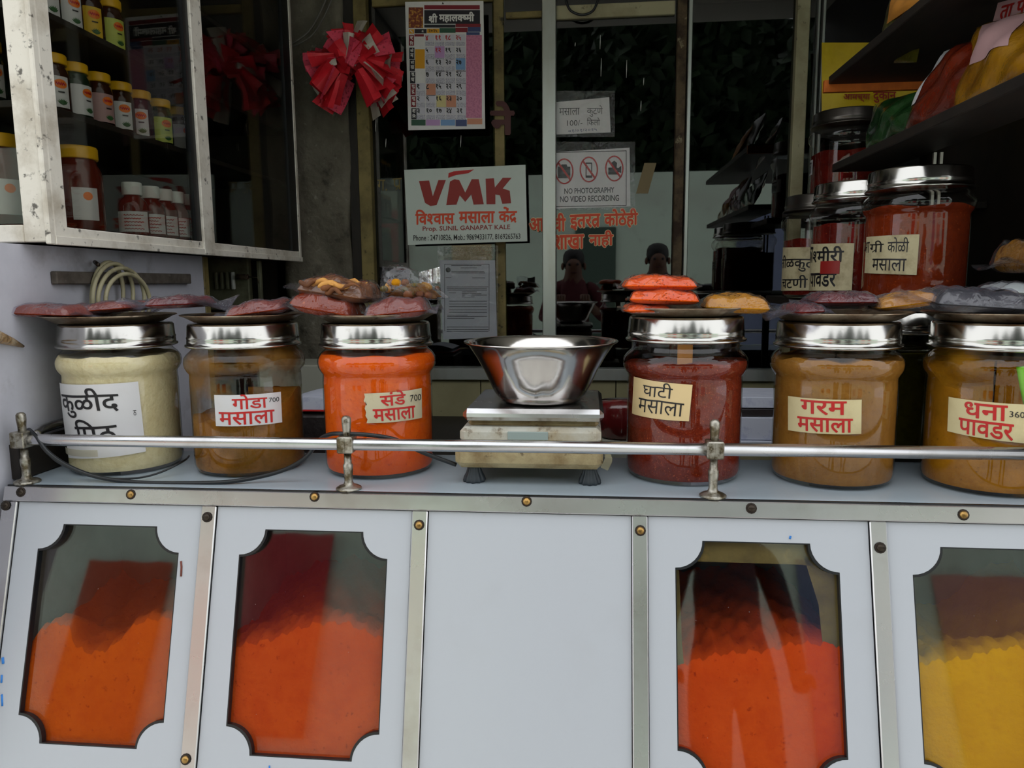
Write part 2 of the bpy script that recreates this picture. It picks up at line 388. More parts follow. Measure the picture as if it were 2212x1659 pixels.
# plastered pillar where the left wall meets the partition
mb = MB()
def pil(u, v):
    a = u * 3
    if a < 1: p = Vector((-1.02, 1.56 - .2 * a, 0))
    elif a < 2: p = Vector((-1.02 + .225 * (a - 1), 1.36, 0))
    else: p = Vector((-.795, 1.36 + .2 * (a - 2), 0))
    j = .006 * math.sin(v * 23 + a * 5) + .004 * math.sin(v * 57 + a * 13)
    return (p.x + j, p.y + j * .8, 2.5 * v)
mb.grid(pil, 30, 60); struct(mb.build('wall_pillar', 'pillar_plaster'))
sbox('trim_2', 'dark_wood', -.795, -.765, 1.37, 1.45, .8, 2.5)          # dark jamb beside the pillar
sbox('recess_shade', 'dark_wood', -1.6, -1.06, 1.30, 1.36, 0, 2.5)            # dark board standing in for the shade of the recess left of the pillar

# the glazed partition: stiles, rails, panes
win = thing('window_1', None, None, (-.02, YP, .80)); win['kind'] = 'structure'
zr0, zr1 = at(1000, 821, 1.37).z, at(1000, 796, 1.37).z
def stile(xl, xr, pyref, y0, y1, material, z0=zr1, z1=2.5, nm='stile'):
    a = at(xl, pyref, y0).x; b = at(xr, pyref, y0).x
    return MB().bx(a, b, y0, y1, z0, z1, .002).build(nm, material, win)
stile(774, 802, 400, 1.375, 1.42, 'old_cream')
stile(1065, 1092, 300, 1.41, 1.43, 'old_cream')
stile(1171, 1201, 300, 1.365, 1.42, 'aluminium')
stile(1459, 1479, 300, 1.37, 1.42, 'rusty')
stile(1482, 1491, 300, 1.365, 1.41, 'aluminium')
stile(1712, 1739, 300, 1.37, 1.42, 'pale_cream')
stile(1758, 1763, 250, 1.38, 1.41, 'aluminium')
stile(1769, 1775, 250, 1.375, 1.41, 'aluminium')
Xl, Xr = -.77, 1.08
def rail(x0, x1, pyt, pyb, y0, y1, material):
    zt = at((x0 + x1) / 2, pyt, y0).z; zb = at((x0 + x1) / 2, pyb, y0).z
    return MB().bx(at(x0, pyt, y0).x, at(x1, pyt, y0).x, y0, y1, zb, zt, .002).build('rail', material, win)
rail(1201, 1459, 6, 36, 1.385, 1.415, 'pale_cream'); rail(1092, 1171, 24, 38, 1.40, 1.42, 'old_cream')
rail(802, 1065, -12, 8, 1.40, 1.42, 'old_cream'); rail(1491, 1712, -12, 3, 1.40, 1.42, 'rusty')
rail(1205, 1458, 124, 129, 1.425, 1.435, 'old_cream'); rail(1491, 1700, 119, 123, 1.425, 1.435, 'rusty')
MB().bx(Xl, Xr, 1.37, 1.42, zr0, zr1, .002).build('rail', 'aluminium', win)
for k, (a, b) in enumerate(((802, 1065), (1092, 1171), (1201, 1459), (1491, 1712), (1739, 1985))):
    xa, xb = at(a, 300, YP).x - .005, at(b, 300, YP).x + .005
    MB().bx(xa, xb, 1.398 + (.012 if k in (0, 1) else 0), 1.402 + (.012 if k in (0, 1) else 0), zr1 - .005, 2.5).build('pane', 'pane_darkened', win)
for px, y0_, y1_ in ((1297, 76, 106), (1299, 126, 165), (1354, 130, 168), (1391, 168, 184), (1385, 218, 240), (1243, 92, 100), (996, 292, 318), (834, 300, 318), (812, 258, 284), (870, 160, 176)):
    e_ = at(px, y0_, 1.396); f_ = at(px - 1, y1_, 1.396); MB().tube([e_, (e_ + f_) / 2, f_], [.0007, .0013, .0006], 6).build('paint_drip', 'ink_white', win)
# cream boards below the glass
lw = thing('wall_below_window', None, None, (0, 1.4, .5)); lw['kind'] = 'structure'
xs = [Xl] + [at(p, 860, 1.39).x for p in (905, 1039, 1330, 1600)] + [Xr]
for a, b in zip(xs, xs[1:]): MB().bx(a + .0015, b - .0015, 1.385, 1.415, .62, zr0, .001).build('panel', 'cream_panel', lw)
MB().bx(Xl, Xr, 1.41, 1.43, .5, zr0 - .002).build('backing', 'dark_wood', lw)

# ================================================================== COUNTER
LEAN = .2999; _q = math.sqrt(1 + LEAN * LEAN)
FD = Vector((0, -LEAN, -1)) / _q; FN = Vector((0, 1, -LEAN)) / _q       # down the slope, inward normal
def fp(u, s, w=0.0): return Vector((u, 0, ZC)) + FD * s + FN * w
def on_front(px, py, w=0.0):
    d = ray(px, py); o = Vector((0, 0, ZC)) + FN * w
    return CAM + d * ((o - CAM).dot(FN) / d.dot(FN))
def us(px, py): P = on_front(px, py); return P.x, (P - Vector((0, 0, ZC))).dot(FD)
SB = .50
def slab(mb, u0, u1, s0, s1, w0, w1, bev=.0015):
    b = bmesh.new(); bmesh.ops.create_cube(b, size=1)
    for v in b.verts: v.co = Vector(((u0 + u1) / 2 + v.co.x * (u1 - u0), (s0 + s1) / 2 + v.co.y * (s1 - s0), (w0 + w1) / 2 + v.co.z * (w1 - w0)))
    if bev: bmesh.ops.bevel(b, geom=list(b.edges), offset=bev, segments=1, affect='EDGES')
    for v in b.verts: v.co = fp(v.co.x, v.co.y, v.co.z)
    return mb.bm(b)
wt = thing('worktop', 'pale grey laminate worktop carrying the spice jars and scale', 'worktop', (-.07, .13, .92))
MB().bx(-.968, 1.078, .0035, .266, .921, .95, .001).build('board', 'worktop', wt)
MB().bx(-.968, 1.078, -.0005, .004, .921, .9507, .0).build('dark_edge', 'black_plastic', wt)  # thin black strip along the front edge of the board
fr = thing('steel_edging', 'stainless steel edging bolted round the sloping counter front', 'edging', (-.07, -.07, 0))
t1 = slab(MB(), -.972, 1.078, .002, .0265, -.003, .004).build('edge_strip', 'trim_steel', fr)
def bolt(px, py, material, r=.0062, parent=fr):
    u, s = us(px, py); P = fp(u, s, -.0035)
    M = Matrix((Vector((1, 0, 0)), FD, -FN)).transposed()
    b = MB().lathe([(r, 0), (r * .96, .0015), (r * .75, .0032), (r * .4, .0042), (0.0, .0045)], P, 14, M=M.to_4x4())
    if material == 'dark_screw': b.box(P - FN * .0045, (r * 1.5, .0012, .0012))
    o = b.build('bolt', material, parent)
    MB().lathe([(r * 1.35, 0), (r * 1.3, .0006), (0, .0007)], P, 12, M=M.to_4x4()).build('grime_ring', 'grime', o)
    return o
strips = []
for (xl, xr) in ((-.9733, -.9465), (-.6225, -.5975), (-.2735, -.2485), (.0702, .0938), (.4195, .4437), (.770, .795), (1.054, 1.078)):
    strips.append(slab(MB(), xl, xr, .0268, SB, -.002, .012).build('upright_strip', 'trim_steel', fr))
slab(MB(), -.972, 1.078, SB, SB + .03, -.003, .012).build('base_strip', 'trim_steel', fr)
for px, py, mt in ((285, 1068, 'brass'), (681, 1073, 'brass'), (1138, 1083, 'brass'), (1622, 1098, 'dark_screw'), (2079, 1112, 'brass'), (48, 1063, 'dark_screw'),
                   (15, 1092, 'dark_screw'), (449, 1117, 'dark_screw'), (906, 1134, 'brass'), (1383, 1146, 'brass'), (1900, 1183, 'dark_screw'), (403, 1639, 'brass')):
    bolt(px, py, mt)
MB().bx(-.96, 1.07, .02, .26, 0, .40).build('plinth', 'dark_wood', fr)

def interp(pts):
    pts = sorted(pts)
    def f(x):
        if x <= pts[0][0]: return pts[0][1]
        for (a, ya), (b, yb) in zip(pts, pts[1:]):
            if x <= b: t = (x - a) / (b - a); t = t * t * (3 - 2 * t) * .5 + t * .5; return ya + (yb - ya) * t
        return pts[-1][1]
    return f
mat('bin_inner', S(128, 124, 112), .7, layers=((S(84, 76, 62), 5, .4, .7, .8), (S(120, 60, 24), 11, .6, .75, .5)))
mat('dust_olive', S(132, 112, 58), .9, layers=((S(86, 70, 36), 14, .4, .65, .8), (S(170, 140, 70), 30, .6, .75, .6)), bump=(60, .4))
def scoop(u0, u1, s0, s1, r):
    o = arc((u1, s0), r, 180, 90) + arc((u1, s1), r, 270, 180) + arc((u0, s1), r, 0, -90) + arc((u0, s0), r, 90, 0)
    return o
def spice_bin(label, ul, ur, wu, powmat, front, back, powlabel, Yr, seed):
    b = thing('spice_bin', label, 'spice bin', fp((ul + ur) / 2, SB, .02), 'sloping spice bins in the counter front')
    hole = scoop(wu[0], wu[1], .062, .405, .041) if wu else None
    g = .0012
    outer = [(ul + g, .0275), (ur - g, .0275), (ur - g, SB - g), (ul + g, SB - g)]
    mb = MB()
    mb.plate(outer, [hole] if hole else [], lambda u, s, w: fp(u, s, .003 + w), .010)
    mb.build('front_board', 'laminate', b)
    if not hole: 
        MB().bx(ul + .004, ur - .004, .03, .26, .40, .915).build('box', 'bin_inner', b)
        b.name = 'counter_cabinet'; b['category'] = 'cabinet'; del b['group']; return b
    MB().plate(scoop(wu[0] - .006, wu[1] + .006, .056, .411, .04), [], lambda u, s, w: fp(u, s, .0135 + w), .003).build('pane', 'pane_bin', b)
    ins = scoop(wu[0] + .0018, wu[1] - .0018, .0638, .4032, .0428)
    MB().plate(hole, [ins], lambda u, s, w: fp(u, s, .0036 + w), .0098).build('dark_edge', 'black_plastic', b)  # thin black ring lining the window opening
    # bin box open to the front
    x0, x1 = ul + .004, ur - .004; yb = .245; zt = .918; zb = .42
    ft = lambda z, w=.018: fp(0, (ZC - z) * _q, w).y
    mb = MB()
    mb.add([(x0, yb, zb), (x1, yb, zb), (x1, yb, zt), (x0, yb, zt), (x0, ft(zb), zb), (x1, ft(zb), zb), (x1, ft(zt), zt), (x0, ft(zt), zt)],
           [(0, 1, 2, 3), (0, 3, 7, 4), (1, 5, 6, 2), (0, 4, 5, 1), (3, 2, 6, 7)])
    mb.build('box', 'bin_inner', b, fix=False)
    # heaped powder
    F_ = interp([(lambda P: (P.x, P.z))(on_front(px, py, .0175)) for px, py in front])
    B_ = interp([(lambda P: (P.x, P.z))(at(px, py, Yr)) for px, py in back])
    rr = random.Random(seed); ph = [rr.random() * 6 for _ in range(8)]
    NU, NV = 70, 34
    def heap(i, j):
        X = x0 + .001 + (x1 - x0 - .002) * i
        jag = .003 * math.sin(X * 230 + ph[0]) + .002 * math.sin(X * 520 + ph[1])
        zf = F_(X) + jag; zf = min(zf, .90)
        t = j
        if t < .3:
            z = .425 + (zf - .425) * (t / .3); return (X, ft(z, .0175), z)
        t = (t - .3) / .7; y0 = ft(zf, .0175); yy = y0 + (yb - .004 - y0) * t
        k = min(max((yy - y0) / max(Yr - y0, .02), 0), 1); k2 = k * k * (3 - 2 * k)
        z = zf + (B_(X) - zf) * k2
        if yy > Yr: z += (yy - Yr) * .15
        z += (.0035 * math.sin(X * 90 + yy * 70 + ph[2]) + .003 * math.sin(X * 170 - yy * 140 + ph[3]) + .002 * math.sin(X * 320 + yy * 300 + ph[4])) * min(k * 4, 1)
        return (X, yy, min(z, .91))
    mb = MB().grid(heap, NU, NV); mb.f = [f[::-1] for f in mb.f]
    tag(mb.build('spice_powder', powmat), powlabel, 'spice', kind='stuff')
    return b
spice_bin('spice bin with scooped-corner window at the left end of the counter', -.9465, -.6225, (-.903, -.657), 'bin_orange',
          [(40, 1420), (62, 1400), (92, 1348), (130, 1336), (150, 1346), (166, 1388), (190, 1402), (218, 1400), (252, 1385), (268, 1362), (300, 1336), (335, 1328), (375, 1325)],
          [(60, 1330), (95, 1316), (132, 1296), (152, 1320), (200, 1362), (232, 1345), (270, 1352), (330, 1322), (380, 1318)], 'orange chilli powder heaped in the leftmost counter bin', .09, 1)
spice_bin('spice bin whose window reflects the street, below the orange jar', -.5975, -.2735, (-.555, -.311), 'bin_red',
          [(490, 1392), (540, 1382), (590, 1372), (640, 1350), (690, 1336), (750, 1335), (790, 1354), (832, 1372)],
          [(490, 1345), (560, 1335), (640, 1300), (720, 1290), (800, 1320), (850, 1330)], 'orange red powder in the bin below the orange jar', .10, 2)
spice_bin('plain white cabinet front without a window under the weighing scale', -.2485, .0702, None, None, None, None, None, 0, 3)
b4 = spice_bin('spice bin with olive dust round its window, under the dark red jar', .0938, .4195, (.135, .375), 'bin_red_deep',
          [(1460, 1432), (1480, 1422), (1560, 1402), (1650, 1396), (1720, 1379), (1790, 1381), (1830, 1385)],
          [(1460, 1302), (1480, 1300), (1540, 1302), (1620, 1284), (1700, 1300), (1745, 1340), (1790, 1372), (1830, 1378)], 'red chilli powder in the bin with dusty window edges', .13, 4)
spice_bin('spice bin of yellow turmeric at the right end of the counter', .4437, .770, (.478, .718), 'turmeric',
          [(1980, 1424), (2040, 1416), (2085, 1412), (2130, 1396), (2180, 1388), (2230, 1384), (2330, 1400)],
          [(1980, 1360), (2060, 1400), (2120, 1380), (2212, 1300), (2330, 1300)], 'bright yellow turmeric powder heaped in the rightmost bin', .12, 5)
spice_bin('plain white cabinet front beyond the turmeric bin', .795, 1.054, None, None, None, None, None, 0, 6)
# dust caked inside the fourth window
def dust(poly):
    MB().plate([us(*p) for p in poly], [], lambda u, s, w: fp(u, s, .0168 + w), .0006).build('dust_film', 'dust_olive', b4)
dust([(1505, 1168), (1756, 1176), (1765, 1226), (1740, 1222), (1486, 1214)])
dust([(1742, 1200), (1825, 1230), (1840, 1659), (1802, 1600), (1790, 1430), (1782, 1370), (1776, 1310)])
dust([(1452, 1220), (1470, 1235), (1476, 1390), (1484, 1480), (1493, 1606), (1455, 1612)])
# paint smears and scribbles on the boards
def smear(pts, r, material, lab):
    MB().tube([on_front(px, py, .0025) for px, py in pts], r, 6).build('paint_mark', material, fr)['label'] = lab
mat('paint_blue', S(40, 120, 200), .5); mat('paint_brown', S(110, 50, 34), .6)
smear([(391, 1212), (392, 1225), (391, 1245)], .0016, 'paint_brown', 'brown paint drip on white board')
smear([(6, 1420), (7, 1434)], .002, 'paint_blue', 'blue paint fleck'); smear([(4, 1458), (3, 1475)], .0015, 'paint_blue', 'blue paint fleck'); smear([(4, 1500), (5, 1525)], .0015, 'paint_blue', 'blue paint fleck')
smear([(582, 1654), (582, 1662)], .0012, 'paint_blue', 'blue paint fleck'); smear([(1708, 1158), (1706, 1164)], .0015, 'paint_blue', 'blue paint fleck')

# ---------------------------------------------------------------- guard rail
gr = thing('guard_rail', 'chrome guard rail on cast posts along the front of the worktop', 'rail', (-.1, .017, ZC))
ZR = 1.0245
MB().tube([(-.938, .017, ZR), (-.92, .017, ZR), (1.06, .017, ZR)], .0098, 20).build('bar', 'steel', gr)
MB().tube([(-.938, .030, ZR + .002), (-.952, .055, ZR + .003), (-.966, .085, ZR + .004), (-.9705, .12, ZR + .004), (-.9705, .26, ZR + .004)], .0085, 14).build('return_bar', 'steel', gr)
for k, X in enumerate((-.946, -.3835, .195, .775)):
    p = MB().lathe([(.0205, 0), (.0205, .003), (.018, .0045), (.0165, .0055), (.009, .008), (.0068, .013), (.0068, .022), (.0080, .036), (.0080, .041), (.0062, .043), (.0058, .060)], (X, .017, ZC), 28).build('post', 'cast_zinc', gr)
    MB().box((X, .015, ZR + .001), (.0255, .028, .027), .0018).box((X, .0008, ZR + .001), (.0016, .0012, .024)).build('clamp_block', 'cast_zinc', p)
    MB().lathe([(.0062, .08), (.0066, .098), (.0078, .110), (.0076, .117), (.005, .1205), (0, .1215)], (X, .017, ZC), 18).build('pin', 'cast_zinc', p)

# ---------------------------------------------------------------- black cables on the worktop
def spline(P, n=8):
    P = [Vector(p) for p in P]; out = []
    for i in range(len(P) - 1):
        a = P[max(i - 1, 0)]; b = P[i]; c = P[i + 1]; d = P[min(i + 2, len(P) - 1)]
        for k in range(n):
            t = k / n; out.append(.5 * ((2 * b) + (c - a) * t + (2 * a - 5 * b + 4 * c - d) * t * t + (3 * b - a - 3 * c + d) * t ** 3))
    return out + [P[-1]]
tag(MB().tube(spline([at(62, 928, .03), at(80, 945, .012), at(105, 978, .008), at(150, 1008, .018), at(210, 1030, .024), at(285, 1041, .027), at(385, 1044, .028), at(490, 1041, .030),
    at(570, 1028, .045), at(625, 1010, .052), at(664, 984, .055), at(690, 950, .045), at(715, 938, .03), at(747, 937, .018), at(800, 940, .026), at(855, 950, .04), at(910, 976, .05), at(985, 1004, .07)]), .0036, 10).build('power_cable', 'cable_black'),
    'thick black cable draped over the rail clamp and lying before the jars', 'cable')
tag(MB().tube(spline([at(58, 932, .035), at(84, 955, .02), at(120, 995, .024), at(175, 1020, .034), at(235, 1033, .036), at(300, 1032, .040), at(350, 1019, .065), at(396, 996, .10), at(408, 985, .16)]), .0018, 8).build('thin_cord', 'cable_black'),
    'thin black cord curving round the base of the flour jar', 'cable')
# dark board on the wall at the end of the worktop
tag(MB().bx(-.985, -.967, .03, .30, .951, 1.012, .001).box((-.9665, .165, 1.0135), (.004, .27, .004)).build('wall_board', 'dark_wood'), 'dark stained board against the wall at the worktop end', 'board')

# ================================================================== JARS
RJ = .0965
JP = [(.0, .001), (.086, .0), (.0930, .004), (.0962, .014), (.0962, .160), (.0955, .171), (.0960, .175), (.0995, .179), (.1030, .186), (.1042, .194), (.1030, .202), (.098, .2095), (.0925, .2145), (.0895, .218), (.0895, .246)]
def jar_label(jar, c, z0, quad, material, rad=RJ, torn=False, angs=None):
    """paper label from four photo corners TL TR BR BL on the jar wall; returns mapper (s,t)->(point)"""
    q = angs if angs else [on_cyl(px, py, c, rad) for px, py in quad]
    def mp(s, t, e=.0008):
        a = (q[0][0] * (1 - s) + q[1][0] * s) * (1 - t) + (q[3][0] * (1 - s) + q[2][0] * s) * t
        z = (q[0][1] * (1 - s) + q[1][1] * s) * (1 - t) + (q[3][1] * (1 - s) + q[2][1] * s) * t
        return Vector((c[0] + (rad + e) * math.sin(a), c[1] - (rad + e) * math.cos(a), z))
    n = 22
    def g(u, v):
        if torn and u < .04: u = .02 + .05 * abs(math.sin(v * 9 + 1)) * (.5 + .5 * math.sin(v * 23))
        return mp(u, v)
    lb = MB().grid(g, n, 8).build('label', material, jar)
    def write(lines, ink):
        for body, box, bold, wob in lines:
            mb = MB()
            if box[1] > 2:                       # given in photo pixels
                cy_ = (box[2] + box[3]) / 2; cx_ = (box[0] + box[1]) / 2
                sx = lambda px: (lambda a_: (a_ - (q[0][0] + q[3][0]) / 2) / ((q[1][0] + q[2][0] - q[0][0] - q[3][0]) / 2))(on_cyl(px, cy_, c, rad)[0])
                s0, s1 = sx(box[0]), sx(box[1]); sm = (s0 + s1) / 2
                zt_ = q[0][1] * (1 - sm) + q[1][1] * sm; zb_ = q[3][1] * (1 - sm) + q[2][1] * sm
                tt = lambda py: (zt_ - on_cyl(cx_, py, c, rad)[1]) / (zt_ - zb_)
                box = (s0, s1, tt(box[2]), tt(box[3]))
            fit(mb, body, lambda u, v: mp(u, 1 - v, .0013), (box[0], box[1], 1 - box[3], 1 - box[2]), bold=bold, slice_=14, wob=wob)
            mb.build('lettering', ink, lb)
    lb_write[lb.name] = write
    return lb, write
lb_write = {}
LID = [(.0, .2225), (.0985, .2225), (.1002, .2245), (.0995, .227), (.0968, .2278), (.0962, .236), (.0970, .2385), (.0958, .241), (.0945, .2600), (.0925, .2632), (.088, .264), (0, .264)]
def make_jar(label, x, y, z0=ZC, lid='lid_steel', glassm='jar_plastic', group='spice jars in a row on the worktop', lift=0.0, tilt=None, name='spice_jar', sc=1.0):
    j = thing(name, label, 'jar', (x, y, z0), group)
    P = [(r * sc, z * sc) for r, z in JP]
    MB().lathe(P, (x, y, z0 + .0005), 64).build('jar_body', glassm, j)
    MB().lathe([(r * sc, z * sc + lift) for r, z in LID], (x, y, z0), 64).build('lid', lid, j)
    return j
def fill(label, x, y, material, top, z0=ZC, hole=None, seed=0, sc=1.0):
    """powder inside a jar: follows the wall, surface height top(a, rr) above the jar base"""
    ring = 56; R_ = [1, .8, .55, .3, 0.02]; mb = MB(); vs = []; fs = []
    prof = [(r * sc - .0022, z * sc) for r, z in JP[1:14]]
    def rad_at(z):
        for (r0, a), (r1, b) in zip(prof, prof[1:]):
            if z <= b: return r0 + (r1 - r0) * max(0, (z - a)) / max(b - a, 1e-6)
        return prof[-1][0]
    NZ = 40
    def side(u, v):
        a = u * 2 * pi; zt = top(a, 1.0); z = .008 + (zt - .008) * v; r = rad_at(z)
        return (x + r * math.sin(a), y - r * math.cos(a), z0 + z)
    mb.grid(side, ring, NZ)
    def cap(u, v):
        a = u * 2 * pi; rr = 1 - v * .98; z = top(a, rr); r = rad_at(top(a, 1.0)) * rr
        return (x + r * math.sin(a), y - r * math.cos(a), z0 + z)
    mb.grid(cap, ring, 10)
    return tag(mb.build('spice_powder', material), label, 'spice', kind='stuff')
def plate(label, x, y, z, r=.108, dx=0, dy=0, tx=0, ty=0):
    k = r / .108; P = [(0, .0), (.078 * k, .0), (.084 * k, .0012), (.101 * k, .0105), (r - .001, .0125), (r, .0135), (r - .001, .0145), (.101 * k, .0125), (.083 * k, .0035), (0, .003)]
    M = Euler((tx, ty, 0)).to_matrix().to_4x4()
    return tag(MB().lathe(P, (x + dx, y + dy, z), 56, M=M).build('steel_plate', 'plate_steel'), label, 'plate', 'stained steel plates on the jar lids')
JC = {1: (-.851, .151), 2: (-.615, .160), 3: (-.372, .164), 5: (.166, .160), 6: (.412, .153), 7: (.650, .128)}
LT = .2645                                   # lid top above jar base
j1 = make_jar('clear jar of pale flour with a large white paper label', *JC[1])
j2 = make_jar('half empty clear jar of brown powder with white label lettered in red', *JC[2], glassm='jar_dusty')
j3 = make_jar('clear jar of bright orange powder behind the rail clamp', *JC[3])
j5 = make_jar('clear jar of coarse dark red powder right of the scale', *JC[5], lift=.009)
j6 = make_jar('clear jar of tan powder with cream label lettered in red', *JC[6])
j7 = make_jar('clear jar of ochre powder cut by the right edge', *JC[7], glassm='jar_ochre')
sn = math.sin
fill('pale cream flour filling the leftmost jar', *JC[1], 'flour', lambda a, r: .2085 + .0012 * sn(a * 5) + .001 * sn(a * 13) - .006 * (1 - r))
fill('brown powder sloping up to the right in the half empty jar', *JC[2], 'goda',
     lambda a, r: max(.045, .098 + .028 * sn(a + .25) + .018 * (1 - math.cos(a - .3)) + .006 * sn(a * 4 + 1) + .004 * sn(a * 9) + .02 * (1 - r) * math.cos(a)))
fill('bright orange powder filling the jar behind the clamp', *JC[3], 'sunday', lambda a, r: .2105 + .0015 * sn(a * 7) - .004 * (1 - r))
fill('coarse dark red powder filling the jar right of the scale', *JC[5], 'ghati', lambda a, r: .196 + .004 * sn(a + .8) + .0015 * sn(a * 8) + .004 * (1 - r))
fill('tan powder filling the jar right of the dark red one', *JC[6], 'garam', lambda a, r: .2055 + .002 * sn(a * 6) + .002 * sn(a * 11))
fill('ochre powder heaped to one side in the rightmost jar', *JC[7], 'dhana', lambda a, r: min(.2, .185 - .08 * math.cos(a - .1) + .008 * sn(a * 5) + .004 * sn(a * 11)))
# scoop inside the rightmost jar, spatula in the dark red one
mat('green_plastic', S(120, 200, 40), .4)
mb = MB(); mb.tube(spline([(.645, .050, 1.150), (.655, .048, 1.11), (.668, .050, 1.07), (.675, .06, 1.04)]), [.006 + .003 * k / 24 for k in range(25)], 10)
tag(mb.build('green_scoop', 'green_plastic'), 'bright green plastic scoop handle inside the rightmost jar', 'scoop')
mat('wood_slip', S(176, 116, 40), .6)
tag(MB().box((.157, .088, 1.172), (.024, .004, .07), .001).build('wooden_spatula', 'wood_slip'), 'flat wooden spatula showing in the neck of the dark red jar', 'spatula')
# labels and their writing
lb, w = jar_label(j1, JC[1], ZC, [(126, 826), (298, 824), (315, 975), (149, 988)], 'label_white')
w([('कुळीद', (139, 261, 839, 903), .012, .008), ('िपठ', (162, 252, 906, 958), .012, .008), ('ठ', (288, 295, 886, 897), 0, 0)], 'ink_black')
MB().grid(lambda u, v: None or (lambda a: Vector((JC[1][0] + .0976 * sn(a), JC[1][1] - .0976 * math.cos(a), ZC + .0355 + .012 * v + .002 * u)))(-.84 + u * .95), 20, 2).build('tape', glass('tape', (.9, .88, .8, 1), 1.45, .15, haze=.35, hazecol=S(230, 224, 205)), j1)
lb, w = jar_label(j2, JC[2], ZC, [(463, 853), (606, 846), (609, 912), (467, 920)], 'label_white')
w([('गोडा', (501, 577, 851, 883), .014, .01), ('मसाला', (474, 593, 889, 917), .014, .01)], 'ink_red'); w([('700', (580, 602, 858, 868), 0, .02)], 'ink_black')
lb, w = jar_label(j3, JC[3], ZC, [(781, 850), (910, 838), (911, 902), (789, 914)], 'label_yellowed', torn=True)
w([('संडे', (822, 876, 844, 876), .018, .01), ('मसाला', (805, 896, 881, 908), .018, .01)], 'ink_red'); w([('700', (885, 908, 852, 866), 0, .03)], 'ink_black')
lb, w = jar_label(j5, JC[5], ZC, [(1370, 813), (1496, 831), (1488, 910), (1366, 893)], 'label_beige')
w([('घाटी', (1389, 1452, 826, 858), 0, .02), ('मसाला', (1381, 1478, 866, 896), 0, .03)], 'ink_black')
lb, w = jar_label(j6, JC[6], ZC, [(1703, 855), (1861, 863), (1860, 937), (1703, 929)], 'label_cream')
w([('गरम', (1731, 1830, 866, 896), .016, .01), ('मसाला', (1722, 1841, 903, 934), .016, .01)], 'ink_red')
lb, w = jar_label(j7, JC[7], ZC, [(2050, 857), (2225, 874), (2222, 958), (2047, 931)], 'label_cream')
w([('धना', (2084, 2178, 872, 906), .016, .01), ('पावडर', (2070, 2189, 910, 945), .016, .01)], 'ink_red'); w([('360', (2181, 2214, 889, 902), 0, .02)], 'ink_black')
# plates
p1 = plate('steel plate under red packets on the flour jar', *JC[1], ZC + LT + .0002, .112, dx=-.012)
p2 = plate('steel plate on the half empty brown jar', *JC[2], ZC + LT + .0002, .106)
p3 = plate('steel plate under four packets on the orange jar', *JC[3], ZC + LT + .0002, .107)
p5 = plate('steel plate under orange packets on the dark red jar', *JC[5], ZC + LT + .0095, .116)
p6 = plate('steel plate on the tan powder jar', *JC[6], ZC + LT + .0002, .113)
p7 = plate('steel plate on the rightmost ochre jar', *JC[7], ZC + LT + .0002, .112)

# ================================================================== PACKETS
def packet(label, c, w, d, h, content, film='film', rz=0.0, rx=0.0, ry=0.0, mgl=.02, mgr=.02, curl=0.0, group='sealed packets on the steel plates', sag=0.0, lumps=0, seed=0, name='spice_packet'):
    """a pillow packet: content bulge and a film with flat sealed ends; c = bottom centre"""
    rr = random.Random(seed + 5); ph = [rr.random() * 6 for _ in range(6)]
    M = Euler((math.radians(rx), math.radians(ry), math.radians(rz))).to_matrix()
    o = thing(name, label, 'packet', c, group)
    def pill(sgn, ww, dd, hh, e=0.0, p=6):
        def f(u, v):
            x = (u - .5) * 2; y = (v - .5) * 2
            b = max(0, 1 - abs(x) ** p) ** .6 * max(0, 1 - abs(y) ** p) ** .6
            wr = .14 * sn(x * 5 + ph[0] + y * 2) + .08 * sn(y * 7 + ph[1] - x * 3)
            z = h * .3 + (h * .7 * b * (1 + wr) if sgn > 0 else -h * .3 * b) - sag * x * x
            q = Vector((x * ww / 2 * (1 - .04 * y * y), y * dd / 2 * (1 - .05 * x * x), z + curl * x * x * x * .02))
            return Vector(c) + M @ q
        return f
    mb = MB().grid(pill(1, w, d, h), 22, 16); mb.grid(pill(-1, w, d, h), 22, 16); mb.build('contents', content, o)
    def film_f(sgn):
        W2 = w / 2
        def f(u, v):
            xx = -W2 - mgl + u * (w + mgl + mgr); x = max(-1, min(1, xx / W2)); y = (v - .5) * 2
            out = max(0, abs(xx) - W2)
            b = max(0, 1 - abs(x) ** 6.4) ** .55 * max(0, 1 - abs(y) ** 6.4) ** .55
            wr = .14 * sn(x * 5 + ph[0] + y * 2) + .12 * sn(y * 9 + ph[3]) * sn(x * 11)
            fl = out * (.35 * sn(v * 5 + ph[4] + (2 if xx > 0 else 0)) + curl)
            z = h * .3 + (h * .7 * b * (1.03 + wr) + .0012 if sgn > 0 else -h * .3 * b - .0009) + fl - sag * x * x
            q = Vector((xx, y * (d / 2 + .004) * (1 + out * 1.2), z)); return Vector(c) + M @ q
        return f
    mb = MB().grid(film_f(1), 40, 20); mb.grid(film_f(-1), 40, 20); mb.build('film', film, o)
    return o
def pk(label, pl, pr, pyb, Y, d, h, content, rz=0, ry=0, rx=0, z=None, **k):
    a, b = at(pl, pyb, Y), at(pr, pyb, Y); c = (a + b) / 2
    if z is not None: c.z = z
    mg = k.get('mgl', .02) + k.get('mgr', .02)
    return packet(label, c, max((b - a).length - mg, .03), d, h, content, rz=rz, ry=ry, rx=rx, **k)
zp = ZC + LT + .0045                          # inside of a plate on a jar
pk('flat red powder packet overhanging the wall side of the flour jar', 28, 235, 690, .12, .11, .020, 'red_mix', rz=-6, ry=2, z=zp + .008, seed=1, mgl=.03, film='film_thick')
pk('flat red powder packet at the right on the flour jar plate', 150, 335, 688, .16, .10, .018, 'red_mix', rz=4, ry=-4, z=zp + .013, seed=2, film='film_thick')
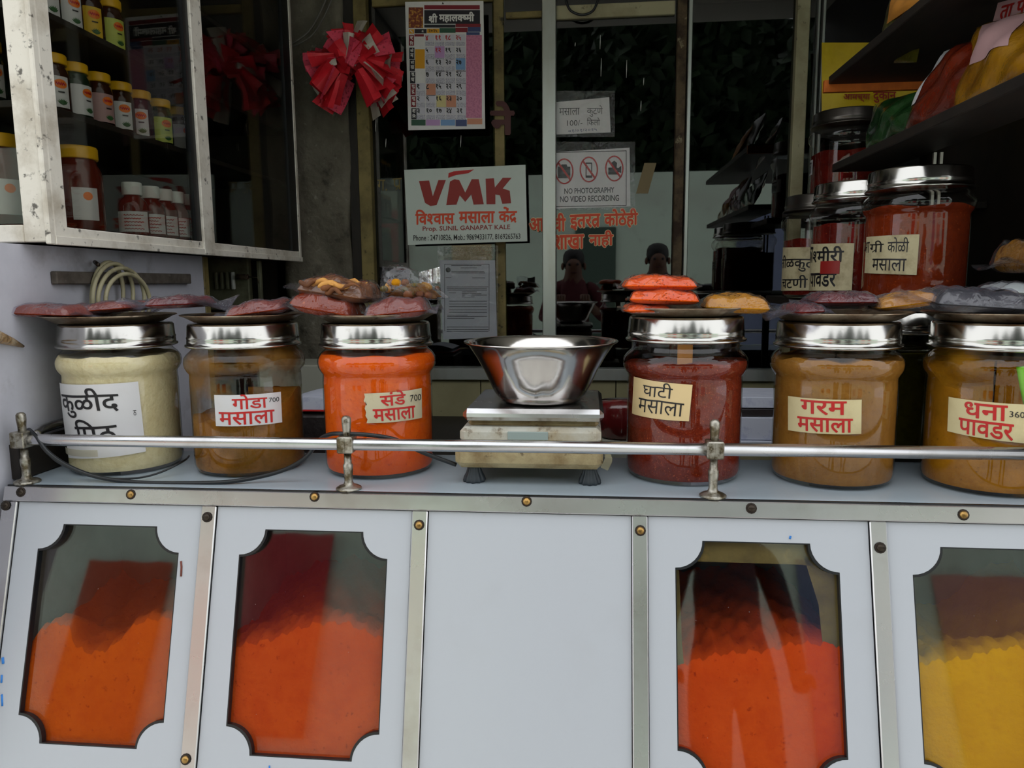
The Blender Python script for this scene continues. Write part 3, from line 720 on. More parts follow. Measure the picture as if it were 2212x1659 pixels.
pk('clear violet tinted packet bridging the first two jars', 300, 492, 685, .14, .11, .020, 'dark_red', rz=3, ry=-2, z=zp + .022, seed=3, film='film_thick', mgl=.045, mgr=.04)
pk('rust coloured powder packet on the half empty jar plate', 488, 652, 682, .15, .11, .026, 'red_mix', rz=8, ry=-7, z=zp + .006, seed=4, film='film_thick')
pk('brick red powder packet lower left on the orange jar plate', 628, 800, 678, .13, .11, .036, 'red_mix', rz=-4, ry=9, z=zp + .008, seed=5, mgl=.024, mgr=.01, curl=-.2)
pk('rust red powder packet lower right on the orange jar plate', 785, 945, 676, .13, .11, .032, 'red_mix', rz=5, ry=-5, z=zp + .003, seed=6, film='film_thick', mgl=.01)

# packet of dried roots, lying on the two red ones
mat('root_skin', S(206, 148, 72), .7, layers=((S(140, 88, 36), 30, .45, .65, .8),), bump=(60, .5))
mat('root_dark', S(120, 70, 28), .7, layers=((S(80, 44, 18), 30, .45, .65, .8),), bump=(60, .5))
def lumps(o, c, w, d, z, n, mats, seed, kind='root', h=.02):
    rr = random.Random(seed)
    for k in range(n):
        a = rr.uniform(-.5, .5); L = rr.uniform(.03, .07) if kind == 'root' else rr.uniform(.008, .018)
        cx, cy = c[0] + rr.uniform(-.5, .5) * (w - L), c[1] + rr.uniform(-.5, .5) * d; cz = z + rr.uniform(0, h)
        if kind == 'root':
            dx, dy = math.cos(a) * L / 2, sn(a) * L / 2
            pts = [(cx + dx * t, cy + dy * t, cz + .004 * sn(t * 4 + k)) for t in (-1, -.6, -.2, .2, .6, .85, 1)]
            b = rr.uniform(.003, .0058); MB().tube(spline(pts, 3), [b * q for q in (.4, .8, 1, .9, 1.05, .95, 1.1, 1, .9, 1, .95, .9, .8, .7, .5, .3, .25, .2, .15)], 9).build('root', mats[k % len(mats)], o)
        else:
            MB().lathe([(0, -L * .4), (L * .3, -L * .34), (L * .5, -L * .1), (L * .46, L * .2), (L * .25, L * .42), (0, L * .45)], (cx, cy, cz), 9,
                       fn=lambda r, zz, an: (r * (1 + .2 * sn(an * 3 + k)), zz)).build('spice_piece', mats[k % len(mats)], o)
def bag(label, corners, content=None, film='film', thick=.012, seed=0, name='spice_packet', grp='sealed packets on the steel plates'):
    """clear bag from four points (bottom-left, bottom-right, top-right, top-left), slightly inflated"""
    rr = random.Random(seed); ph = [rr.random() * 6 for _ in range(4)]; A, B, C_, D = [Vector(p) for p in corners]
    n = (B - A).cross(D - A).normalized(); base = (A + B) / 2; o = thing(name, label, 'packet', base, grp)
    def f(sg):
        def g(u, v):
            p = (A * (1 - u) + B * u) * (1 - v) + (D * (1 - u) + C_ * u) * v
            e = (max(0, 1 - abs(2 * u - 1) ** 3) * max(0, 1 - abs(2 * v - 1) ** 3)) ** .6
            return p + n * (sg * thick * e * (1 + .35 * sn(u * 6 + v * 4 + ph[0]) * (.6 + .4 * sn(v * 9 + ph[1]))) + .002 * sn(u * 11 + ph[2]) * sn(v * 8 + ph[3]) * (1 - e))
        return g
    MB().grid(f(1), 24, 16).grid(f(-1), 24, 16).build('film', film, o)
    return o, base, n
c0 = at(735, 645, .14); zz = c0.z
o = packet('clear packet of dried yellow roots upper left on the orange jar', (c0.x, .14, zz - .002), .12, .10, .036, 'root_dark', film='film', rz=-6, ry=8, mgl=.02, mgr=.015, seed=7)
lumps(o, (c0.x, .105, 0), .13, .05, zz + .010, 15, ['root_dark', 'root_skin', 'root_dark', 'root_skin'], 3, 'root', .018)
c1 = at(893, 643, .15)
o, bb, n_ = bag('clear peaked packet of mixed whole spices upper right on the orange jar', [at(818, 644, .13), at(973, 645, .13), at(905, 586, .165), at(826, 574, .165)], thick=.024, seed=8)
lumps(o, (c1.x - .005, .145, 0), .10, .03, c1.z + .004, 34, ['brown_spice', 'root_dark', 'olive', 'yellow_mix'], 9, 'seed', .022)
MB().grid(lambda u, v: at(835 + u * 120, 642 - (1 - abs(2 * u - 1) ** 2) * 30 * v, .145 - .012 * v), 16, 6).build('contents', 'brown_spice', o)
mat('silver_foil', (.75, .75, .76, 1), .25, 1, bump=(50, .6, .01))
tag(MB().grid(lambda u, v: at(905 + u * 46, 612 - v * (24 + 12 * u), .19 + .01 * sn(u * 9)) , 10, 6).grid(lambda u, v: at(905 + u * 46, 612 - v * (24 + 12 * u), .198 + .01 * sn(u * 9)), 10, 6).build('foil_pouch', 'silver_foil'), 'crinkled silver foil pouch behind the whole spice packet', 'packet')
# dark red jar: three orange packets and a yellow one
z5 = ZC + LT + .0135
pk('orange powder packet at the bottom of the stack on the dark red jar', 1338, 1450, 676, .12, .10, .014, 'orange_mix', z=z5 + .002, rz=4, seed=10, mgl=.008, mgr=.005)
pk('orange powder packet in the middle of the stack on the dark red jar', 1352, 1516, 664, .11, .09, .022, 'orange_mix', z=z5 + .016, rz=-5, ry=2, seed=11, mgl=.006, mgr=.006)
pk('orange powder packet topmost of the stack on the dark red jar', 1332, 1510, 640, .13, .09, .022, 'orange_mix', z=z5 + .038, rz=3, ry=1, seed=12, mgl=.012, mgr=.006)
pk('mustard yellow powder packet beside the orange packets', 1500, 1668, 668, .13, .12, .028, 'yellow_mix', z=z5 + .001, rz=-3, ry=2, seed=13, mgl=.006, mgr=.018)
# tan jar
pk('clear packet with printed corner at the left on the tan jar', 1662, 1800, 690, .10, .09, .016, 'dark_red', z=zp + .008, rz=6, ry=-2, seed=14, film='film_thick', mgl=.035, mgr=.02)
pk('silvery packet of dark red powder at the middle of the tan jar plate', 1712, 1912, 676, .14, .10, .020, 'dark_red', z=zp + .020, rz=-3, seed=15, film='film_thick', mgl=.02, mgr=.03)
pk('slanting packet of olive powder at the right on the tan jar', 1858, 2045, 680, .11, .08, .022, 'yellow_mix', z=zp + .017, rz=-4, ry=-8, seed=16, film='film_thick', mgl=.01, mgr=.03)
# right jar
pk('dark shiny packet on the rightmost ochre jar', 1940, 2235, 676, .10, .12, .034, 'black_plastic', z=zp + .010, rz=-4, ry=4, seed=17, film='film_thick', mgl=.05, mgr=.02)
pk('grey folded packet behind the rightmost jar', 2105, 2290, 655, .26, .09, .022, 'sign_board', z=zp + .030, rz=2, ry=3, seed=18, film='film_thick')
o = pk('crumpled clear bag of brown spice at the right edge', 2135, 2300, 615, .24, .09, .05, 'brown_spice', z=1.29, rz=5, seed=19, film='film', mgl=.03)

# ================================================================== SCALE AND BOWL
mat('scale_case', S(196, 196, 186), .45, layers=((S(150, 128, 84), 12, .42, .68, .75), (S(90, 68, 36), 46, .58, .7, .8)), bump=(40, .3))
mat('scale_tape', S(176, 160, 122), .4, layers=((S(120, 94, 52), 18, .42, .66, .8), (S(66, 48, 26), 60, .6, .7, .8)), bump=(50, .8, .006))
scl = thing('weighing_scale', 'grimy tape-wrapped electronic weighing scale on ribbed feet', 'scale', (-.09, .16, ZC))
MB().bx(-.216, .027, .055, .29, .9775, 1.020, .010).build('base_case', 'scale_tape', scl)
MB().bx(-.208, .024, .060, .285, 1.018, 1.046, .008).build('upper_case', 'scale_case', scl)
MB().bx(-.196, .020, .075, .275, 1.044, 1.056, .006).build('collar', 'scale_tape', scl)
MB().bx(-.128, -.062, .0575, .0605, 1.026, 1.040, .001).build('display', mat('lcd', S(150, 164, 160), .2), scl)
pl = MB().bx(-.202, .028, .058, .292, 1.0565, 1.0765, .007); pl.build('platform', 'steel', scl)
for fx, fy in ((-.187, .08), (.006, .08), (-.187, .26), (.006, .26)):
    MB().lathe([(0, 0), (.017, 0), (.018, .003), (.0165, .008), (.0125, .017), (.011, .022), (.010, .030)], (fx, fy, ZC + .0003), 40, fn=lambda r, z, a: (r * (1 + .09 * math.cos(a * 10)), z)).build('foot', 'rubber', scl)
# loose flap of tape
MB().grid(lambda u, v: (.026 + .012 * u + .004 * sn(v * 4), .06 + .004 * u, 1.012 - v * .03 - .006 * u), 5, 8).build('tape_flap', glass('flap', (.8, .78, .68, 1), 1.5, .15, haze=.3, hazecol=S(200, 190, 150)), scl)
BP = [(0, .0), (.060, .0), (.071, .004), (.080, .016), (.0885, .034), (.098, .055), (.112, .08), (.1245, .0985), (.130, .1015), (.1325, .1035), (.1318, .1048), (.129, .1038), (.1235, .0995), (.111, .0805), (.0968, .0555), (.087, .0345), (.078, .0165), (.069, .006), (0, .0022)]
def dent(r, z, a):
    k = max(0, 1 - abs(z - .018) / .016)
    return r * (1 - .035 * k * max(0, sn(a * 9 + .6)) ** 2), z
tag(MB().lathe(BP, (-.079, .150, 1.0769), 96, fn=dent).build('weighing_bowl', 'bowl_steel'), 'shiny flared stainless steel bowl on the scale platform', 'bowl')

# ================================================================== LEFT DISPLAY CABINET
XC = -.93; CB = 1.357; CT = 2.46; CY0, CY1 = .100, 1.248
cab = thing('display_cabinet', 'weathered white glass-fronted display cabinet hung on the left wall', 'cabinet', (-1.12, .67, CB))
def cbox(nm, m_, *b, bev=.002, par=cab): return MB().bx(*b, bev).build(nm, m_, par)
cbox('corner_post', 'cab_frame', XC - .046, XC, CY0, CY0 + .012, CB, CT)                 # faces the street
cbox('corner_post', 'cab_frame', XC - .012, XC + .004, CY0 + .0125, CY0 + .046, CB, CT)  # faces the shop
cbox('corner_bead', 'cab_frame', XC - .004, XC + .006, CY0 - .004, CY0 + .010, CB - .004, CT)
ym0, ym1 = atx(431, 545, XC).y, atx(466, 550, XC).y
cbox('mullion', 'cab_frame', XC - .014, XC + .008, ym0 + .012, ym1 - .014, CB - .002, CT)
cbox('pane_gasket', 'black_plastic', XC - .010, XC + .002, ym0 - .012, ym0 + .0115, CB + .03, CT, bev=0)
cbox('end_post', 'cab_frame', XC - .014, XC + .004, CY1 - .018, CY1, CB, CT)
cbox('pane_gasket', 'black_plastic', XC - .010, XC + .002, CY1 - .07, CY1 - .0185, CB + .03, CT, bev=0)
cbox('bottom_rail', 'cab_frame', XC - .014, XC + .003, CY0 + .013, CY1, CB, CB + .028)
cbox('bottom_rail', 'cab_frame', XC - .40, XC - .046, CY0, CY0 + .012, CB, CB + .030)
cbox('rail_bead', 'cab_frame', XC - .002, XC + .007, CY0 + .01, CY1, CB - .004, CB + .011, bev=.001)
cbox('floor_board', 'dark_wood', XC - .40, XC - .015, CY0 + .013, CY1, CB + .001, CB + .03)
cbox('back_board', 'dark_wood', XC - .41, XC - .40, CY0, CY1, CB, CT)
cbox('end_board', 'dark_wood', XC - .40, XC - .015, CY1 - .012, CY1 - .001, CB + .031, CT)
cbox('top_board', 'dark_wood', XC - .41, XC, CY0, CY1, CT, CT + .02)
SH = [1.600, 1.762, 1.95]
for z in SH: cbox('shelf', 'dark_wood', XC - .34, XC - .02, CY0 + .02, CY1 - .02, z - .012, z, bev=.001)
cbox('pane', 'pane_cabinet', XC - .006, XC - .003, CY0 + .047, ym0, CB + .03, CT, bev=0)
cbox('pane', 'pane_cabinet', XC - .006, XC - .003, ym1 - .01, CY1 - .07, CB + .03, CT, bev=0)
cbox('pane', 'pane_cabinet', XC - .38, XC - .046, CY0 + .004, CY0 + .007, CB + .032, CT, bev=0)
# bottles behind the glass
mat('cap_yellow', S(232, 178, 20), .4, layers=((S(190, 136, 10), 20, .5, .7, .5),))
mat('cap_white', S(222, 224, 220), .45)
mat('honey', S(58, 26, 12), .12, layers=((S(30, 12, 6), 12, .4, .6, .7),))
mat('herb_green', S(22, 44, 26), .15); mat('tonic_red', S(96, 30, 18), .12); mat('juice_lime', S(150, 160, 50), .2)
mat('label_pink', S(176, 140, 140), .5); mat('label_lime', S(190, 200, 90), .5); mat('label_gold', S(216, 176, 40), .5)
mat('logo_orange', S(236, 120, 24), .5); mat('leaf_green', S(40, 90, 40), .5)
def bottle_local(kind, body, labm):
    """one bottle at the origin; returns list of (name, mesh-builder, material, subs)"""
    out = []
    if kind == 'round':
        k = 1.0
        out.append(('bottle_body', MB().lathe([(0, 0), (.0225, 0), (.0255, .003), (.0255, .066), (.0235, .074), (.0205, .079), (.0205, .090)], n=28), body))
        out.append(('cap', MB().lathe([(0, .084), (.0225, .084), (.0228, .086), (.0228, .099), (.0215, .101), (0, .101)], n=28), 'cap_yellow'))
        lab = MB().grid(lambda u, v: ((.0259) * sn(-.9 + 1.9 * u + .5), -.0259 * math.cos(-.9 + 1.9 * u + .5), .010 + .052 * v), 12, 2)
        subs = []
        a0 = .95
        def onb(a, z, e=.0004): return ((.0259 + e) * sn(a), -(.0259 + e) * math.cos(a), z)
        el = MB(); el.add([onb(a0, .049)] + [onb(a0 + .42 * math.cos(t * pi / 8), .049 + .0078 * sn(t * pi / 8)) for t in range(16)], [(0, i + 1, (i + 1) % 16 + 1) for i in range(16)])
        subs.append(('logo', el, 'logo_orange'))
        tx = MB().grid(lambda u, v: onb(a0 - .3 + .6 * u, .0475 + .0035 * v + .0012 * sn(u * 26), .0008), 30, 1); subs.append(('logo_stroke', tx, 'ink_red'))
        tb = MB().grid(lambda u, v: onb(a0 - .2 + .4 * u, .0345 + .0022 * v + .0008 * sn(u * 40), .0008), 30, 1); subs.append(('print_line', tb, 'ink_black'))
        lf = MB()
        for q in range(7):
            t = -.9 + q * .3; L = .011
            p0 = (a0 + .05, .014); d = (sn(t), math.cos(t)); nn = (d[1], -d[0])
            lf.add([onb(p0[0], p0[1], .0007), onb(p0[0] + (d[0] * .5 + nn[0] * .16) * L / .026, p0[1] + (d[1] * .5 + nn[1] * .16) * L, .0007), onb(p0[0] + d[0] * L / .026, p0[1] + d[1] * L, .0007), onb(p0[0] + (d[0] * .5 - nn[0] * .16) * L / .026, p0[1] + (d[1] * .5 - nn[1] * .16) * L, .0007)], [(0, 1, 2, 3)])
        subs.append(('leaf_print', lf, 'leaf_green'))
        out.append(('label', lab, labm, subs))
    elif kind == 'tonic':
        out.append(('bottle_body', MB().lathe([(0, 0), (.0235, 0), (.0255, .003), (.0255, .052), (.0225, .061), (.0150, .068), (.0142, .080)], n=26), body))
        out.append(('cap', MB().lathe([(0, .072), (.0166, .072), (.0168, .073), (.0168, .0925), (.0158, .0945), (0, .0945)], n=30, fn=lambda r, z, a: (r * (1 + .02 * math.cos(a * 15)), z)), 'cap_white'))
        lab = MB().grid(lambda u, v: ((.0259) * sn(-1.1 + 2.4 * u + .5), -.0259 * math.cos(-1.1 + 2.4 * u + .5), .006 + .036 * v), 12, 2)
        tx = MB()
        for q in range(5):
            tx.grid(lambda u, v: (.0263 * sn(.1 + (1.3 - .2 * (q % 2)) * u), -.0263 * math.cos(.1 + (1.3 - .2 * (q % 2)) * u), .0345 - q * .006 + .0016 * v + .0006 * sn(u * 40 + q)), 30, 1)
        out.append(('label', lab, labm, [('print_line', tx, 'ink_maroon')]))
    elif kind == 'big':
        out.append(('bottle_body', MB().lathe([(0, 0), (.038, 0), (.043, .004), (.043, .105), (.041, .118), (.036, .128), (.034, .134), (.034, .146)], n=32), body))
        out.append(('cap', MB().lathe([(0, .139), (.0375, .139), (.038, .141), (.038, .160), (.036, .163), (0, .163)], n=32), 'cap_yellow'))
        lab = MB().grid(lambda u, v: (.0434 * sn(.3 + 1.1 * u), -.0434 * math.cos(.3 + 1.1 * u), .02 + .062 * v), 10, 2)
        el = MB(); el.add([(.0438 * sn(.95), -.0438 * math.cos(.95), .066)] + [(.0438 * sn(.95 + .2 * math.cos(t * pi / 8)), -.0438 * math.cos(.95 + .2 * math.cos(t * pi / 8)), .066 + .008 * sn(t * pi / 8)) for t in range(16)], [(0, i + 1, (i + 1) % 16 + 1) for i in range(16)])
        out.append(('label', lab, labm, [('logo', el, 'logo_orange')]))
    return out
PROTO = {}
def bottle(kind, body, labm, loc, label, group, rz=0.0):
    kk = {'round': 1.08, 'tonic': 1.2, 'big': 1.0}[kind]
    k = (kind, body, labm); nm = {'round': 'honey_bottle', 'tonic': 'tonic_bottle', 'big': 'honey_jar'}[kind]
    if k in PROTO: return dup(PROTO[k], loc, label, rz)
    o = thing(nm, label, 'bottle', (0, 0, 0), group)
    for it in bottle_local(kind, body, labm):
        for mb_ in [it[1]] + [q_[1] for q_ in (it[3] if len(it) > 3 else ())]: mb_.v = [(p[0] * kk, p[1] * kk, p[2] * kk) for p in mb_.v]
        p = it[1].build(it[0], it[2], o)
        for s_ in (it[3] if len(it) > 3 else ()): s_[1].build(s_[0], s_[2], p)
    o.location = loc; o.rotation_euler = (0, 0, rz); PROTO[k] = o; return o
XB = -1.0
def row(pxs, z, spec, labels, group, kind='round', X=XB, py=250):
    for i, px in enumerate(pxs):
        y = atx(px, py, X).y; bottle(kind, spec[i][0], spec[i][1], (X, y, z + .0003), labels[i], group, spec[i][2] if len(spec[i]) > 2 else 0)
G1 = 'yellow-capped bottles on the lower cabinet shelf'
ordn = ['first', 'second', 'third', 'fourth', 'fifth', 'sixth', 'seventh']
row((122, 168, 216, 262, 303, 345, 385), SH[0], [('honey', 'label_white', .1), ('herb_green', 'label_white', .5), ('honey', 'label_pink', .3), ('honey', 'label_white', -.1), ('honey', 'label_white', -.35), ('herb_green', 'label_lime', .1), ('honey', 'label_white', .3)],
    ['%s yellow-capped bottle from the street end of the lower cabinet shelf' % q for q in ordn], G1)
G2 = 'bottles on the upper cabinet shelf'
row((100, 148, 195, 238), SH[1], [('herb_green', 'label_white', .2), ('honey', 'label_white', .2), ('honey', 'label_gold', 0), ('honey', 'label_lime', .3)],
    ['%s bottle from the street end of the upper cabinet shelf' % q for q in ordn], G2, py=70)
row((340,), SH[2], [('honey', 'label_white', 0)], ['lone bottle on the topmost cabinet shelf'], G2)
G3 = 'white-capped tonic bottles on the cabinet floor'
row((288, 326, 354, 380, 406), CB + .031, [('tonic_red', 'label_white', -.2)] * 5, ['%s white-capped tonic bottle from the street end on the cabinet floor' % q for q in ordn], G3, 'tonic', -.985, 450)
bottle('big', 'tonic_red', 'label_white', (-1.005, atx(172, 420, -1.005).y, CB + .0313), 'large yellow-capped jar on the cabinet floor beside the tonic bottles', 'large jars in the cabinet')
bottle('big', 'tonic_red', 'label_white', (-1.06, .165, CB + .0313), 'large jar seen through the narrow street side pane', 'large jars in the cabinet')
bottle('round', 'herb_green', 'label_white', (-1.055, .15, SH[0] + .0003), 'dark green bottle seen through the narrow street side pane', G1, .2)

# ================================================================== WALL FITTINGS ON THE LEFT
XW = -.985
a, b = atx(108, 600, XW), atx(402, 604, XW)
mat('batten', S(96, 88, 80), .8, layers=((S(50, 42, 34), 18, .4, .65, .8), (S(150, 144, 136), 40, .6, .7, .5)), bump=(40, .6))
tag(MB().bx(XW + .0005, XW + .014, a.y, b.y, a.z - .012, a.z + .012, .002).build('wall_batten', 'batten'), 'old painted wooden batten nailed along the left wall', 'batten')
coil = thing('cable_coil', 'coil of beige electric cable hanging on the wall batten', 'cable', atx(250, 600, XW + .03))
for k, (cx_, cy_, rx_, rz_, tl) in enumerate(((232, 640, 34, 74, .10), (244, 640, 44, 72, .22), (262, 648, 52, 72, .38), (276, 652, 52, 64, .52))):
    P = []
    for i in range(33):
        t = 2 * pi * i / 32; u = rx_ * math.cos(t); v = rz_ * sn(t); P.append(atx(cx_ + u * math.cos(tl) - v * sn(tl) * .5, cy_ + v * math.cos(tl) + u * sn(tl) * .9, XW + .02 + .007 * k))
    MB().tube(P, .0042, 8, cap=False).build('loop', 'cable_beige', coil)
MB().tube([atx(205, 566, XW + .012), atx(212, 572, XW + .05)], .004, 8).build('hook', 'dark_screw', coil)
# jamb, grey meter plate and pipe in the dark recess left of the pillar
tag(MB().bx(-1.06, -.99, .735, .76, .8, 1.354, .002).build('door_jamb', 'old_cream'), 'narrow weathered jamb at the end of the left wall', 'jamb')
pt = thing('switch_board', 'old grey slotted fuse board in the dark corner under the cabinet', 'fuse board', at(495, 650, 1.05))
mat('old_grey_green', S(112, 112, 88), .7, layers=((S(60, 58, 42), 14, .42, .65, .8),), bump=(40, .4))
q0, q1 = at(448, 572, 1.05), at(540, 655, 1.05)
MB().bx(q0.x, q1.x, 1.05, 1.075, q1.z - .02, q0.z + .02, .003).build('back_plate', 'old_grey_green', pt)
for k in range(4):
    x_ = at(466 + 12 * k, 600, 1.04).x; MB().bx(x_ - .0045, x_ + .0045, 1.038, 1.05, at(0, 622, 1.04).z - .01, at(0, 584, 1.04).z - .012, .002).build('fuse', 'old_grey_green' if k != 3 else 'cap_white', pt)
MB().bx(at(524, 0, 1.04).x, at(532, 0, 1.04).x, 1.035, 1.05, q1.z - .01, q0.z + .01, .002).build('side_rib', 'old_grey_green', pt)
MB().tube([at(512, 598, 1.03), at(536, 598, 1.03)], .008, 10).tube([at(536, 598, 1.03), at(556, 600, 1.02), at(559, 612, 1.02)], .0015, 6).build('knob', 'rusty', pt)
# cellophane tip poking in at the far left
tag(MB().tube([atx(-60, 716, -.972), atx(-10, 726, -.973), atx(22, 737, -.977), atx(50, 748, -.982)], [.012, .0115, .0075, .0025], 9).build('wrapped_packet', mat('wrap_tan', S(150, 120, 84), .4, bump=(60, 1, .01), layers=((S(210, 200, 180), 40, .5, .7, .6),))),
    'tip of a tan plastic wrapped packet at the left edge', 'packet')
# wires on the pillar top
for k, (P, r_) in enumerate((([at(630, 95, 1.3), at(665, 70, 1.3), at(690, 30, 1.32), at(712, -20, 1.32)], .004), ([at(634, 100, 1.3), at(672, 78, 1.3), at(700, 36, 1.32), at(724, -20, 1.32)], .003))):
    tag(MB().tube(spline(P), r_, 8).build('wall_wire', mat('wire_grey', S(92, 88, 80), .5)), ['thicker grey wire curving up over the pillar', 'thinner grey wire curving up over the pillar'][k], 'wire')
tag(MB().tube(spline([at(1222, 0, 1.36), at(1232, 22, 1.36), at(1256, 32, 1.36), at(1280, 24, 1.36), at(1292, 0, 1.36)]), .004, 8).build('wire_loop', 'cable_black'), 'black wire loop hanging over the top window rail', 'wire')

# ================================================================== RIGHT SIDE: SHELVES, DARK JARS, POUCHES
XS = .62
sh = thing('wall_shelf', 'dark stained wooden shelves running along the right wall', 'shelf', (.72, .4, 1.2))
MB().bx(XS, .745, -.12, .90, 1.553, 1.573, .002).build('shelf_board', 'dark_wood', sh)
MB().bx(XS - .01, 1.079, -.12, .93, 1.775, 1.795, .002).build('shelf_board', 'dark_wood', sh)
MB().bx(XS - .02, 1.079, 1.055, 1.30, 1.469, 1.489, .002).build('shelf_board', 'dark_wood', sh)
MB().bx(.56, 1.079, .27, 1.30, 1.212, 1.234, .002).build('shelf_board', 'dark_wood', sh)
mat('orange_wood', S(214, 112, 30), .6, layers=((S(150, 70, 18), 20, .4, .7, .7),))
q = at(1782, 168, .93); q2 = at(1955, 168, .93)
MB().bx(q.x, 1.078, .932, .946, 1.757, 1.787, .001).build('edge_board', 'orange_wood', sh)
for px in (2020, 2034):
    e = at(px, 330, .62); MB().bx(e.x - .003, e.x + .003, .618, .625, 1.235, 1.552).build('support_rod', 'aluminium', sh)
MB().bx(.62, .64, .30, .32, 0, 1.211).build('leg', 'dark_wood', sh); MB().bx(.62, .64, 1.2, 1.22, 0, 1.211).build('leg', 'dark_wood', sh)
ZB = 1.2345
mat('lid_dark', (.10, .09, .08, 1), .3, .9)
GB = 'spice jars at the back on the right'
def backjar(label, pxc, Y, z0, powm, top, lid='lid_steel', plabel=''):
    c = at(pxc, 600, Y); j = make_jar(label, c.x, Y, z0, lid=lid, group=GB)
    fill(plabel, c.x, Y, powm, lambda a, r: top + .003 * sn(a * 5), z0)
    return j, (c.x, Y)
jb1, cb1 = backjar('back jar of rusty orange powder with a wide handwritten label', 1972, .50, ZB, 'kolhapuri', .188, plabel='rusty orange powder in the largest back jar')
jb2, cb2 = backjar('dark back jar with a label bearing a red patch', 1845, .70, ZB, 'dark_red', .17, plabel='dark red powder in the back jar with the red patch')
jb3, cb3 = backjar('dark back jar nearest the window, half hidden', 1772, .94, ZB, 'dark_red', .15, lid='lid_dark', plabel='dark red powder in the back jar nearest the window')
jb4, cb4 = backjar('dark jar with black lid standing high beside the yellow sign', 1815, 1.17, 1.4895, 'dark_red', .15, lid='lid_dark', plabel='dark red powder in the black-lidded jar')
lb, w = jar_label(jb1, cb1, ZB, None, 'label_old', angs=[(-1.55, on_cyl(1960, 506, cb1, RJ)[1]), (on_cyl(1986, 508, cb1, RJ)[0], on_cyl(1986, 506, cb1, RJ)[1]), (on_cyl(1980, 592, cb1, RJ)[0], on_cyl(1980, 594, cb1, RJ)[1]), (-1.55, on_cyl(1955, 588, cb1, RJ)[1])])
w([('आ', (-.06, .14, .14, .44), .004, .01), ('ग^ी', (.15, .46, .12, .44), .004, .01), ('कोळी', (.53, .86, .06, .44), .004, .01), ('मसाला', (.24, .84, .60, .92), .004, .01)], 'ink_black')
a2 = on_cyl(1843, 570, cb2, RJ)[0]
lb, w = jar_label(jb2, cb2, ZB, None, 'label_old', angs=[(a2 - 1.45, on_cyl(1825, 522, cb2, RJ)[1]), (a2, on_cyl(1825, 526, cb2, RJ)[1]), (a2, on_cyl(1825, 627, cb2, RJ)[1]), (a2 - 1.45, on_cyl(1825, 629, cb2, RJ)[1])])
w([('का', (.0, .22, .06, .40), .02, .01), ('<श>मीरी', (.22, .86, .06, .40), .02, .01), ('पावडर', (.14, .76, .62, .92), .02, .01)], 'ink_black')
MB().grid(lambda u, v: Vector((cb2[0] + .0985 * sn(a2 - .78 + .5 * u), cb2[1] - .0985 * math.cos(a2 - .78 + .5 * u), on_cyl(1825, 563 + 28 * v, cb2, RJ)[1])), 8, 2).build('sticker', 'ink_maroon', lb)
a3 = on_cyl(1768, 570, cb3, RJ)[0]
lb, w = jar_label(jb3, cb3, ZB, None, 'label_old', angs=[(a3 - 1.35, on_cyl(1768, 530, cb3, RJ)[1]), (a3, on_cyl(1768, 534, cb3, RJ)[1]), (a3, on_cyl(1768, 627, cb3, RJ)[1]), (a3 - 1.35, on_cyl(1768, 629, cb3, RJ)[1])])
w([('तीळकुट', (.0, .93, .18, .56), .012, .01), ('चटणी', (.1, .82, .64, .94), .012, .01)], 'ink_black')
a4 = on_cyl(1756, 355, cb4, RJ)[0]
lb, w = jar_label(jb4, cb4, 1.4895, None, 'label_white', angs=[(a4 - .7, on_cyl(1770, 340, cb4, RJ)[1]), (a4, on_cyl(1770, 341, cb4, RJ)[1]), (a4, on_cyl(1770, 373, cb4, RJ)[1]), (a4 - .7, on_cyl(1770, 374, cb4, RJ)[1])])
w([('मसाला', (.3, .9, .15, .9), .01, .01)], 'ink_black')
# small olive jar behind the tan and ochre jars
c = at(1985, 900, .33)
jg = make_jar('olive powder jar peeping out between the tan and ochre jars', .565, .345, .96, glassm='jar_green', group=GB)
fill('olive powder in the jar between the tan and ochre jars', .565, .345, 'olive', lambda a, r: .19, .96)
tag(MB().bx(.47, .69, .27, .45, .90, .9597, .003).build('jar_stand', 'dark_wood'), 'dark wooden ledge under the olive powder jar', 'ledge')
# pouches leaning on the lower shelf
def pouch(label, pts, X0, X1, material, thick=.02, labm=None, lettering=None, seed=0, labbox=None, name='spice_pouch', grp='pouches on the right wall shelves'):
    """pouch traced on a plane between X0 (bottom) and X1 (top), pillow shaped"""
    A, B, C_, D = [atx(px, py, X0 if k < 2 else X1) for k, (px, py) in enumerate(pts)]
    n = (B - A).cross(D - A).normalized(); n = n if n.x < 0 else -n
    rr = random.Random(seed); ph = [rr.random() * 6 for _ in range(4)]
    o = thing(name, label, 'pouch', (A + B) / 2, grp)
    def P(u, v, e=0.0, sg=1):
        p = (A * (1 - u) + B * u) * (1 - v) + (D * (1 - u) + C_ * u) * v
        k = (max(0, 1 - abs(2 * u - 1) ** 2.5) * max(0, 1 - abs(2 * v - 1) ** 2.5)) ** .5
        return p + n * (sg * thick * k * (1 + .25 * sn(u * 7 + v * 5 + ph[0]) + .18 * sn(u * 15 - v * 11 + ph[1])) + e)
    MB().grid(lambda u, v: P(u, v), 26, 20).grid(lambda u, v: P(u, v, 0, -1), 26, 20).build('pouch_body', material, o)
    if labm:
        u0, u1, v0, v1 = labbox
        lb = MB().grid(lambda u, v: P(u0 + (u1 - u0) * u, v0 + (v1 - v0) * v, .0012), 14, 10).build('label', labm, o)
        if lettering:
            mb = MB()
            for body, bx_, bold in lettering: fit(mb, body, lambda u, v: P(u0 + (u1 - u0) * u, v0 + (v1 - v0) * v, .0022), bx_, bold=bold, slice_=6)
            mb.build('lettering', 'ink_maroon', lb)
    return o
